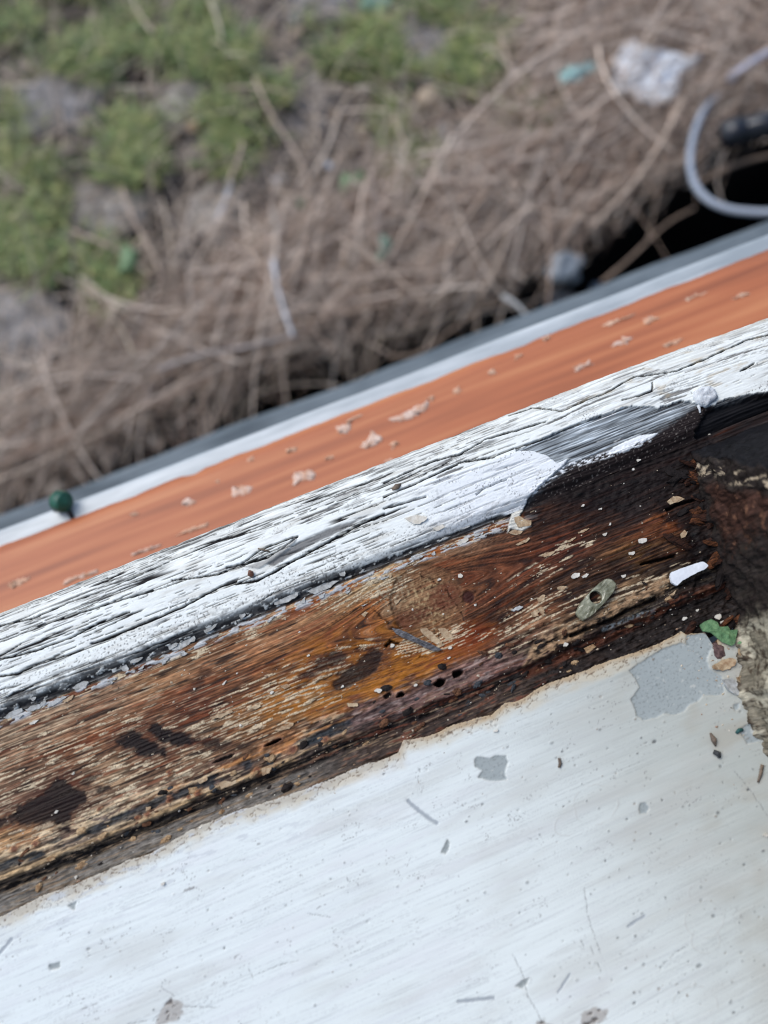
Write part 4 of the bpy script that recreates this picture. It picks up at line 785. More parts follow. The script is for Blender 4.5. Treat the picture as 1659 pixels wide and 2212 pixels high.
# grit: crumbs too small to count
gx, gy = [], []
for _ in range(800):
    dx = rng.uniform(-10, 1580); y_ = rng.uniform(3, 50); x_ = -130 + dx / 1580 * 240
    if fbm(np.array([x_ / 12.]), np.array([y_ / 6.]), 401, 2)[0] > -.15: gx.append(x_); gy.append(y_)
for _ in range(260): gx.append(rng.uniform(-120, 90)); gy.append(rng.normal(2, 4))
for _ in range(150): gx.append(rng.normal(92, 8)); gy.append(rng.normal(-12, 12))
V, F, T = [], [], []
for x_, y_ in zip(gx, gy):
    if x_ > 104: continue
    r_ = abs(rng.normal(0, .13)) + .08; x_, y_, z_ = x_ * .001, y_ * .001, zs(x_ * .001, y_ * .001); r_ *= .001; b_ = len(V)
    a_ = rng.uniform(0, 6.28); el = rng.uniform(1, 2.2)
    for t in range(4): V.append((x_ + el * r_ * math.cos(a_ + t * 1.57) * (1 if t % 2 else .5), y_ + r_ * math.sin(a_ + t * 1.57), z_))
    V.append((x_, y_, z_ + r_ * .8)); F += [(b_ + t, b_ + (t + 1) % 4, b_ + 4) for t in range(4)]
    tn = random.choice([(.9, .88, .84), (.7, .6, .48), (.75, .68, .58), (.4, .27, .2), (.15, .12, .1), (.5, .4, .3)]); T += [tn] * 5
M_GRIT = plain_mat('grit', (226, 222, 214), (206, 200, 188), 500, .8, .2, 0, rand=1.0)
tag(build('grit', np.array(V), F, M_GRIT, None, False, {'tone': np.array(T)}), 'pale and brown crumbs strewn over the rotten rail', 'grit', kind='stuff')

# ================================================================== outer ledge, plinth, wall under the window (metres)
M_OR = None
mt, t, b = new_mat('orange_paint'); N = t.nodes; L = t.links
tc = N.new('ShaderNodeTexCoord'); mp = N.new('ShaderNodeMapping'); mp.inputs['Scale'].default_value = (6, 170, 40); L.new(tc.outputs['Object'], mp.inputs[0])
n1 = N.new('ShaderNodeTexNoise'); n1.inputs['Scale'].default_value = 1; n1.inputs['Detail'].default_value = 5; L.new(mp.outputs[0], n1.inputs[0])
cr = N.new('ShaderNodeValToRGB'); cr.color_ramp.elements[0].position = .3; cr.color_ramp.elements[1].position = .72
cr.color_ramp.elements[0].color = (*lin(138, 78, 50), 1); cr.color_ramp.elements[1].color = (*lin(188, 124, 82), 1); e_ = cr.color_ramp.elements.new(.5); e_.color = (*lin(168, 98, 62), 1)
L.new(n1.outputs[0], cr.inputs[0]); L.new(cr.outputs[0], b.inputs['Base Color']); b.inputs['Roughness'].default_value = .6; M_OR = mt
M_TRIM = plain_mat('pale_metal', (190, 196, 198), (142, 150, 154), 45, .4, .5, .2, stretch=(.3, 2, 2))
M_SLATE = plain_mat('blue_grey_concrete', (112, 122, 128), (70, 80, 87), 26, .7, .4, .4, stretch=(.4, 2, 2), dist=.003)
M_SPLASH = plain_mat('pale_splash', (208, 176, 152), (176, 118, 86), 160, .8, .2, .4, lo=.3, hi=.8)
M_WSPL = plain_mat('white_splash', (214, 196, 184), (184, 138, 110), 260, .8, .2, .4, lo=.3, hi=.7)
M_RENDER = plain_mat('wall_render', (168, 164, 156), (140, 136, 130), 20, .9, .2, .5)
ledge = empty('outer_ledge', (0, .1, -.1)); tag(ledge, 'orange painted outer ledge with pale metal edge and scabby spots', 'ledge')
LX0, LX1 = -.75, .75
def lz(y): return -.100 - (y - .142) * .12                     # gentle fall outwards
xs = np.linspace(LX0, LX1, 900); ys = np.r_[.076, np.linspace(.08, .1405, 20), .1435]
X, Y = np.meshgrid(xs, ys)
rag = .0016 * fbm(xs * 40, 0 * xs, 501, 4) - .0022 * ss(.25, .5, pn(xs * 30, 0 * xs, 503)); Y[-1] += rag + .002; Y[-2] += rag * .6
Z = lz(Y) + .0005 * fbm(X * 12, Y * 200, 505, 3)
Xe = np.vstack([X[:1], X, X[-1:]]); Ye = np.vstack([Y[:1], Y, Y[-1:]]); Ze = np.vstack([Z[:1] - .03, Z, Z[-1:] - .0012])
build('painted_top', np.stack([Xe, Ye - .1, Ze + .1], -1).reshape(-1, 3), grid_faces(*Xe.shape), M_OR, ledge)
def strip(name, prof_, mat, parent, x0, x1, off, n=320, wob=.0009, seed=0):
    xs = np.linspace(x0, x1, n); pr = np.array(prof_); V = []
    for k, (y, z) in enumerate(pr):
        V.append(np.c_[xs, y + wob * fbm(xs * 9, 0 * xs + k * .7, seed, 3) - off[1], z + wob * .6 * fbm(xs * 11, 0 * xs + k, seed + 5, 3) - off[2]])
    V = np.stack(V, 1); nk = len(pr); F = []
    i = np.arange(n - 1)
    F = np.concatenate([np.stack([i * nk + k, (i + 1) * nk + k, (i + 1) * nk + (k + 1) % nk, i * nk + (k + 1) % nk], 1) for k in range(nk)])
    return build(name, V.reshape(-1, 3), F, mat, parent, False)
strip('metal_edge', [(.118, lz(.118) - .0022), (.1532, lz(.1532) - .0022), (.1545, lz(.154) - .0028), (.1551, lz(.154) - .0050), (.1551, -.128), (.148, -.130), (.148, lz(.148) - .004), (.118, lz(.118) - .004)], M_TRIM, ledge, LX0, LX1, (0, .1, -.1))
strip('ledge_core', [(.076, lz(.02) - .031), (.076, lz(.02) - .006), (.1455, lz(.1455) - .006), (.1455, -.15), (.076, -.15)], M_RENDER, ledge, LX0, LX1, (0, .1, -.1))
SP = [(520, 1063, 24, 15), (407, 1085, 20, 9), (655, 1033, 22, 18), (803, 952, 34, 18), (745, 930, 24, 13), (888, 890, 42, 11), (905, 884, 14, 9), (1345, 738, 34, 11), (1255, 795, 30, 8), (1340, 690, 50, 5), (632, 970, 14, 7), (540, 990, 10, 6), (1060, 805, 12, 7), (985, 843, 12, 8), (1405, 690, 24, 6), (1120, 770, 10, 5), (290, 1110, 11, 6),
      (180, 1245, 42, 7), (320, 1190, 45, 6), (420, 1145, 36, 5), (40, 1260, 26, 6), (843, 1000, 14, 5), (850, 965, 12, 7), (710, 990, 9, 5), (1500, 640, 30, 4), (1600, 640, 20, 4), (1180, 730, 9, 5), (930, 860, 8, 5), (470, 1040, 8, 4), (1450, 745, 30, 4), (760, 905, 24, 4)]
for i, (dx, dy, rx, ry) in enumerate(SP):
    k_ = 9; r_ = random.Random(i); pts = []
    for j in range(k_):
        t = j * 2 * math.pi / k_; s_ = r_.uniform(.35, 1.35); ex = rx * math.cos(t) * s_; ey = ry * math.sin(t) * s_
        p = P(dx + ex * .93 + ey * .37, dy - ex * .37 + ey * .93, -.099); pts.append((p[0], p[1] - .1))
    V, F = plate(pts, lambda x, y: lz(y + .1) + .1 - .0004, .0005, 30, 3, lambda x, y, t: .0003 * min(1, 2 * t) + 0 * x, jag=.0004, seed=i); build('scab', V, F, M_WSPL if i < 9 or i in (17, 18, 21) else M_SPLASH, ledge)
# green cap caught on the metal edge
M_GRN = plain_mat('green_plastic', (36, 92, 74), (22, 66, 54), 260, .45, .4, .3); M_BLK = plain_mat('black_plastic', (24, 27, 30), (34, 36, 40), 40, .3, .5, .1); M_GREY = plain_mat('grey_plastic', (128, 134, 142), (112, 118, 126), 30, .5, .4, .1)
gp_ = P(120, 1080, -.098); cap = empty('bottle_cap', (gp_[0], gp_[1], -.104)); tag(cap, 'green plastic cap with dark stalk lying on the pale ledge edge', 'cap')
n = 28; prf = [(.0070, 0), (.0078, .001), (.0078, .0080), (.0070, .0095), (.0, .0098), (.0, .0085), (.0060, .0080), (.0064, .001)]
V = np.array([(r_ * math.cos(2 * math.pi * j / n) * (1 + .03 * (j % 2)), r_ * math.sin(2 * math.pi * j / n) * (1 + .03 * (j % 2)), z) for r_, z in prf for j in range(n)])
rot = Matrix.Rotation(math.radians(72), 3, Vector((math.cos(.9), math.sin(.9), 0))); V = V @ np.array(rot).T; V[:, 2] += .0080; V *= .62
F = [(i * n + j, i * n + (j + 1) % n, ((i + 1) % 8) * n + (j + 1) % n, ((i + 1) % 8) * n + j) for i in range(8) for j in range(n)]
build('shell', V, F, M_GRN, cap)
V, F = tube([(0.001, -.001, .003), (.003, -.005, .002), (.0035, -.0095, .001)], [.0018, .0014, .001], 8); build('stalk', V, F, M_BLK, cap)
V, F = rock((-.0008, -.0026, .004), .0029, .0025, .0029, 3, amp=.1); build('plug', V, F, M_GREY, cap)

plinth = strip('wall_plinth', [(.076, -.303), (.2500, -.303), (.2530, -.306), (.2530, -.60), (.235, -1.2), (.076, -1.2)], M_SLATE, None, -2.2, 2.2, (0, 0, 0), 300, .0025, 9)
tag(plinth, 'blue grey concrete plinth ledge below the orange ledge', 'plinth', kind='thing')
wall = strip('house_wall', [(-.16, -.034), (.074, -.034), (.074, -.3), (.074, -1.2), (-.16, -1.2)], M_RENDER, None, -2.2, 2.2, (0, 0, 0), 40, .0, 3); tag(wall, 'pale rendered house wall under the window', 'wall', kind='structure')

# ================================================================== ground
GZ = -.85
def Gp(dx, dy, z=GZ): return tuple(P(dx, dy, z))
TRENCH = [Gp(*p)[:2] for p in [(480, 900), (540, 800), (620, 765), (720, 775), (800, 745), (900, 700), (1060, 645), (1150, 600), (1240, 540), (1330, 470), (1400, 415), (1470, 370), (1560, 325), (1659, 280), (2100, 90), (2100, 600), (840, 980), (480, 1020)]]
HOLE = [Gp(*p)[:2] for p in [(500, 850), (520, 790), (600, 760), (690, 775), (720, 830), (640, 900), (520, 920)]]
GREEN = [(100, 50, 150, 80), (270, 150, 150, 80), (430, 175, 130, 95), (560, 260, 90, 70), (800, 150, 100, 80), (1010, 130, 75, 110), (870, 280, 50, 60), (890, 370, 28, 60), (60, 420, 90, 90), (280, 350, 90, 80), (170, 560, 100, 80), (240, 640, 60, 50), (640, 820, 50, 40), (1140, 275, 50, 30), (520, 360, 60, 40), (60, 240, 50, 60), (380, 60, 80, 60), (960, 30, 60, 50), (30, 540, 60, 70), (820, 30, 40, 30), (690, 60, 50, 40)]
GB = []
for (cx, cy, rx, ry) in GREEN:
    p = np.array(Gp(cx, cy)); ex = np.array(Gp(cx + rx, cy)) - p; ey = np.array(Gp(cx, cy + ry)) - p
    Mi = np.linalg.inv(np.array([[ex[0], ey[0]], [ex[1], ey[1]]])); GB.append((p[:2], Mi))
STN = []
for (cx, cy, rx, ry) in [(130, 235, 80, 45), (400, 235, 55, 42), (915, 110, 55, 70), (225, 465, 75, 45), (50, 735, 80, 75), (480, 455, 65, 42), (700, 20, 60, 40)]:
    p = Gp(cx, cy); STN.append((p[0], p[1], (rx + ry) / 2 * .463 * np.linalg.norm(np.array(p) - [0, 0, CAM_H]) / FPX))
def green_at(x, y):
    g = np.zeros_like(x)
    for p, Mi in GB:
        dx = x - p[0]; dy = y - p[1]; g = np.maximum(g, ss(1.3, .4, np.hypot(Mi[0, 0] * dx + Mi[0, 1] * dy, Mi[1, 0] * dx + Mi[1, 1] * dy)))
    for (sx, sy, r_) in STN: g = g * ss(.75, 1.1, np.hypot(x - sx, y - sy) / r_)
    return g * ss(-.08, .26, fbm(x * 12, y * 12, 601, 4) + .02)
def gheight(x, y):
    z = GZ + .022 * fbm(x * 3, y * 3, 611, 3) + .010 * fbm(x * 14, y * 14, 613, 3)
    d = sd_poly(x, y, TRENCH, .5) if x.ndim else 0
    d2 = sd_poly(x, y, HOLE, .5)
    return z - .26 * ss(.03, -.06, d + .03 * fbm(x * 8, y * 8, 615, 2)) - .16 * ss(.03, -.06, d2 + .03 * fbm(x * 9, y * 9, 617, 2))
xs = np.r_[-60, -20, -8, -3, np.linspace(-1.4, 2.2, 400), 3.5, 8, 20, 60]; ys = np.r_[.1, np.linspace(.4, 2.4, 260), 3.2, 5, 9, 20, 60]
X, Y = np.meshgrid(xs, ys); Z = gheight(X, Y)
gm = green_at(X, Y)
dkm = np.maximum(ss(.05, -.02, sd_poly(X, Y, TRENCH, .5) + .03 * fbm(X * 8, Y * 8, 615, 2)), ss(.05, -.02, sd_poly(X, Y, HOLE, .5)))
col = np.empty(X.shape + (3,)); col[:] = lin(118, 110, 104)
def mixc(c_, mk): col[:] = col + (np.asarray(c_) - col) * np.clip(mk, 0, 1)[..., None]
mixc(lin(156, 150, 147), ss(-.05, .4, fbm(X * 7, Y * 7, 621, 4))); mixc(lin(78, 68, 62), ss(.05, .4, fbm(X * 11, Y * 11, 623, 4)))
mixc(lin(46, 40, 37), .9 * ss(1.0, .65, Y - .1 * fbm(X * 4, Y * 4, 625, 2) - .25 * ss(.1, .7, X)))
mixc(lin(104, 102, 84), .4 * gm); mixc(lin(16, 15, 16), dkm)  # dkm paints the shade of trench and hollow into the soil as near black
M_GND = worn_mat('soil', (200, 200, 200), .5, .6, .05, .006)
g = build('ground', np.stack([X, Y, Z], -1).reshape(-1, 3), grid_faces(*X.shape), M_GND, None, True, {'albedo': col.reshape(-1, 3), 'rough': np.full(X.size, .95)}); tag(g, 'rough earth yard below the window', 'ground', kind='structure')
def gz(x, y): return float(gheight(np.array([x]), np.array([y]))[0])

# stones and slabs lying half buried
M_ST = [plain_mat('grey_stone', (146, 142, 140), (96, 92, 88), 40, .85, .3, .6, dist=.004), plain_mat('pale_stone', (164, 158, 150), (112, 104, 96), 45, .85, .3, .6, dist=.004)]
for i, (cx, cy, rx, ry, lb) in enumerate([(130, 235, 80, 45, 'grey flat stone in the grass, upper left'), (400, 235, 55, 42, 'grey stone between two grass tufts'), (915, 110, 55, 70, 'tall pale grey slab between the two green tufts'), (225, 465, 75, 45, 'grey slab below the mossy tuft on the left side'), (50, 735, 80, 75, 'large pale stone slab at the left side of the yard'), (60, 865, 60, 40, 'pale slab half under dry stems below the large slab'), (1000, 315, 48, 40, 'pale grey stone beside the small yellow grass'), (480, 455, 65, 42, 'broad grey stone in the middle of the yard'), (1210, 580, 42, 34, 'rounded bluish stone at the edge of the dark trench'), (1190, 215, 45, 50, 'dark grey slab under the teal scrap'), (700, 20, 60, 40, 'pale slab at the upper edge of the yard'), (1340, 20, 45, 40, 'pale crumbly stone above the white tissue')]):
    p = Gp(cx, cy); d = np.linalg.norm(np.array(p) - [0, 0, CAM_H]); s_ = d / FPX * .463
    V, F = rock((p[0], p[1], gz(p[0], p[1]) + .008), rx * s_ * 1.15, ry * s_ * 1.4, .014, 20 + i, 26, 10, .42, rot=-.38 + (i * 1.7) % 1); tag(build('stone', V, F, M_ST[i % 2]), lb, 'stone', 'stones lying in the yard')
for nm, cx, cy, r_, colr, lb, ct in [('pebble', 605, 397, 13, (214, 220, 228), 'small round white pebble among dry stems', 'pebble'), ('pebble', 425, 293, 13, (188, 150, 112), 'small tan pebble in front of the grass', 'pebble'), ('pebble', 928, 228, 24, (196, 176, 150), 'cream pebble at the foot of the green tuft', 'pebble'), ('pebble', 712, 368, 8, (190, 200, 214), 'tiny bluish white pebble near the broad green leaf', 'pebble'), ('pebble', 1548, 33, 8, (190, 190, 214), 'tiny lilac white pebble in the upper corner of dry stems', 'pebble'), ('pebble', 1330, 515, 18, (168, 178, 188), 'pale bluish lump beside the trench edge', 'pebble'), ('pebble', 1255, 545, 16, (150, 158, 164), 'grey lump next to the rounded bluish stone', 'pebble')]:
    p = Gp(cx, cy); d = np.linalg.norm(np.array(p) - [0, 0, CAM_H]); s_ = d / FPX * .463 * r_
    V, F = rock((p[0], p[1], gz(p[0], p[1]) + s_ * .6 + .01), s_, s_ * .9, s_ * .75, cx % 17, amp=.12); tag(build(nm, V, F, plain_mat('pebble_' + str(cx), colr, tuple(int(k * .85) for k in colr), 60)), lb, ct)

# grass: short tufts, uncountable
def grass(nm, n_, mat, lab, lo, hi, seed):
    r_ = np.random.default_rng(seed); P0 = []
    while len(P0) < n_:
        x_ = r_.uniform(-.75, 1.1, 4000); y_ = r_.uniform(.55, 2.0, 4000); k_ = r_.random(4000) < green_at(x_, y_) * 1.0
        P0 += list(zip(x_[k_], y_[k_]))
    P0 = np.array(P0[:n_]); z0 = gheight(P0[:, 0], P0[:, 1]); h_ = r_.uniform(lo, hi, n_); a_ = r_.uniform(0, 6.283, n_); ln = r_.uniform(.4, 1.1, n_) * h_; wd = r_.uniform(.0008, .0020, n_)
    dx, dy = np.cos(a_), np.sin(a_); V = np.zeros((n_, 5, 3))
    base = np.c_[P0, z0]; side = np.c_[-dy, dx, 0 * dx] * wd[:, None]
    mid = base + np.c_[dx * ln * .4, dy * ln * .4, h_ * .7]; tipp = base + np.c_[dx * ln, dy * ln, h_ * r_.uniform(.6, 1.0, n_)]
    V[:, 0] = base - side; V[:, 1] = base + side; V[:, 2] = mid + side * .8; V[:, 3] = mid - side * .8; V[:, 4] = tipp
    b_ = np.arange(n_) * 5
    F = np.concatenate([np.stack([b_, b_ + 1, b_ + 2], 1), np.stack([b_, b_ + 2, b_ + 3], 1), np.stack([b_ + 3, b_ + 2, b_ + 4], 1)])
    cl = np.array([(.6, .70, .48), (.75, .85, .55), (.95, 1.0, .65), (.5, .7, .52), (.4, .46, .36), (1.15, 1.05, .72), (1.1, 1.0, .8)]); T = cl[r_.integers(0, 7, n_)] * r_.uniform(.65, 1.4, (n_, 1))
    return tag(build(nm, V.reshape(-1, 3), F, mat, None, False, {'tone': np.repeat(T, 5, 0)}), lab, 'grass', kind='stuff')
M_GR = plain_mat('grass_blade', (158, 162, 124), (136, 146, 106), 30, .6, .3, 0, rand=1.0)
grass('grass', 21000, M_GR, 'short green grass growing in tufts over the yard', .015, .06, 5)
# litter of small dead leaves, chaff and clods between the tufts
r_ = np.random.default_rng(77); n_ = 9000; x_ = r_.uniform(-.9, 1.3, n_); y_ = r_.uniform(.5, 2.1, n_); z_ = gheight(x_, y_) + r_.uniform(.002, .022, n_)
keep = sd_poly(x_, y_, TRENCH, .3) > .0; x_, y_, z_ = x_[keep], y_[keep], z_[keep]; n_ = len(x_); a_ = r_.uniform(0, 6.28, n_); L_ = r_.gamma(2.0, .0032, n_) + .002; w_ = L_ * r_.uniform(.25, .8, n_)
ca, sa = np.cos(a_), np.sin(a_); V = np.zeros((n_, 5, 3)); tl = r_.normal(0, .35, (n_, 2))
for k, (u__, v__) in enumerate([(-1, 0), (-.1, -1), (1, .1), (.1, 1), (0, 0)]):
    V[:, k, 0] = x_ + ca * u__ * L_ - sa * v__ * w_; V[:, k, 1] = y_ + sa * u__ * L_ + ca * v__ * w_; V[:, k, 2] = z_ + u__ * L_ * tl[:, 0] + v__ * w_ * tl[:, 1] + (.25 * w_ if k == 4 else 0)
b_ = np.arange(n_) * 5; F = np.concatenate([np.stack([b_ + k, b_ + (k + 1) % 4, b_ + 4], 1) for k in range(4)])
cl = np.array([(.62, .58, .55), (.5, .46, .43), (.72, .64, .56), (.45, .38, .33), (.8, .74, .66), (.34, .3, .28), (.6, .5, .4)]); T = cl[r_.integers(0, 7, n_)] * r_.uniform(.6, 1.2, (n_, 1))
M_LIT = plain_mat('litter', (200, 194, 188), (170, 164, 158), 60, .9, .1, 0, rand=1.0)
tag(build('leaf_litter', V.reshape(-1, 3), F, M_LIT, None, False, {'tone': np.repeat(T, 5, 0)}), 'grey and tan chaff scattered between the grass tufts', 'litter', kind='stuff')

# dry stems: the tangled mass, uncountable
M_STEM = plain_mat('dry_stem', (206, 198, 190), (184, 175, 167), 90, .8, .2, 0, rand=1.0)
STEMP = [Gp(*p)[:2] for p in [(-150, 1120), (-150, 960), (80, 880), (250, 760), (400, 660), (520, 560), (640, 490), (760, 440), (960, 420), (1120, 220), (1200, -60), (1900, -100), (1900, 400), (1659, 470), (1300, 570), (1000, 700), (700, 760), (400, 850), (200, 960)]]
def stems(nm, n_, lab, rlo, rhi, llo, lhi, seed, region, zl, nseg=7, sides=3, mang=52, sang=32, tones=None, dens=None):
    r_ = np.random.default_rng(seed); B = []
    while len(B) < n_:
        x_ = r_.uniform(-1.0, 1.7, 6000); y_ = r_.uniform(.45, 2.2, 6000); d = sd_poly(x_, y_, region, .3); k_ = r_.random(6000) < ss(.05, -.04, d) * (dens(x_, y_) if dens else 1)
        B += list(zip(x_[k_], y_[k_]))
    B = np.array(B[:n_]); ang = np.radians(r_.normal(mang, sang, n_)) - AL; ang += np.where(r_.random(n_) < .5, math.pi, 0); L_ = r_.uniform(llo, lhi, n_)
    cur = r_.normal(0, 1.0, n_); cur2 = r_.normal(0, .8, n_); t = np.linspace(0, 1, nseg)
    th_ = ang[:, None] + cur[:, None] * t * .4 + cur2[:, None] * (t ** 2) * .5; st = L_[:, None] / (nseg - 1)
    x_ = B[:, :1] + np.cumsum(np.cos(th_) * st, 1) - np.cos(ang)[:, None] * L_[:, None] * .5; y_ = B[:, 1:] + np.cumsum(np.sin(th_) * st, 1) - np.sin(ang)[:, None] * L_[:, None] * .5
    zg = GZ + r_.uniform(zl[0], zl[1], n_)[:, None] + (r_.normal(0, .03, n_)[:, None]) * (t - .5) + .02 * np.sin(t * 3.14) * r_.normal(0, 1, n_)[:, None]
    y_ = np.maximum(y_, .30)
    pts = np.stack([x_, y_, zg], -1)
    inside = np.minimum.reduce([sd_poly(pts[:, k, 0], pts[:, k, 1], TRENCH, .3) for k in (0, 2, 3, 4, nseg - 1)]); ok = (inside > -.035) | (r_.random(n_) < np.where(pts[:, 3, 0] < .35, .28, .06))
    pts = pts[ok]; n_ = len(pts); tan = np.gradient(pts, axis=1); tan /= np.linalg.norm(tan, axis=2, keepdims=True) + 1e-9
    a_ = np.cross(tan, np.array([0, 0, 1.0])); a_ /= np.linalg.norm(a_, axis=2, keepdims=True) + 1e-9; b_ = np.cross(a_, tan)
    rad = r_.uniform(rlo, rhi, n_)[:, None] * (1.1 - .6 * t); ph = np.arange(sides) * 2 * math.pi / sides
    V = pts[:, :, None] + rad[:, :, None, None] * (np.cos(ph)[None, None, :, None] * a_[:, :, None] + np.sin(ph)[None, None, :, None] * b_[:, :, None])
    base = (np.arange(n_) * nseg * sides)[:, None, None]; i = np.arange(nseg - 1)[None, :, None] * sides; j = np.arange(sides)[None, None, :]; k = (j + 1) % sides
    F = np.stack([base + i + j, base + i + k, base + i + sides + k, base + i + sides + j], -1).reshape(-1, 4)
    tones = np.array(tones or [(1, 1, 1), (.9, .82, .76), (.72, .62, .56), (.5, .41, .37), (1, .9, .82), (.82, .7, .62)]); T = tones[r_.integers(0, len(tones), n_)] * r_.uniform(.4, 1.8, (n_, 1)) * np.array([1.02, .98, .94])
    return tag(build(nm, V.reshape(-1, 3), F, M_STEM, None, True, {'tone': np.repeat(T, nseg * sides, 0)}), lab, 'dry stems', kind='stuff')
def clear(x, y): return 1 - .93 * ss(.05, -.02, sd_poly(x, y, TRENCH, .5))
stems('dry_stems', 5600, 'tangle of thin dry brown stems along the house', .0004, .0011, .07, .30, 11, STEMP, (-.005, .05), dens=clear)
stems('dry_stems', 620, 'thicker dry stems on top of the tangle', .0008, .0017, .10, .36, 12, STEMP, (.02, .09), dens=clear, tones=[(1, .97, .94), (.95, .9, .86), (1, .95, .9), (.8, .73, .68)], sang=45)
ALL = [Gp(*p)[:2] for p in [(-100, 1100), (-100, -100), (1200, -100), (1000, 700)]]
stems('dead_grass', 1900, 'thin dead grass stalks strewn over the green yard', .0006, .0014, .05, .22, 13, ALL, (.0, .03), mang=60, sang=60, tones=[(1, .95, .85), (.9, .85, .78), (.75, .7, .62), (.55, .5, .44)])

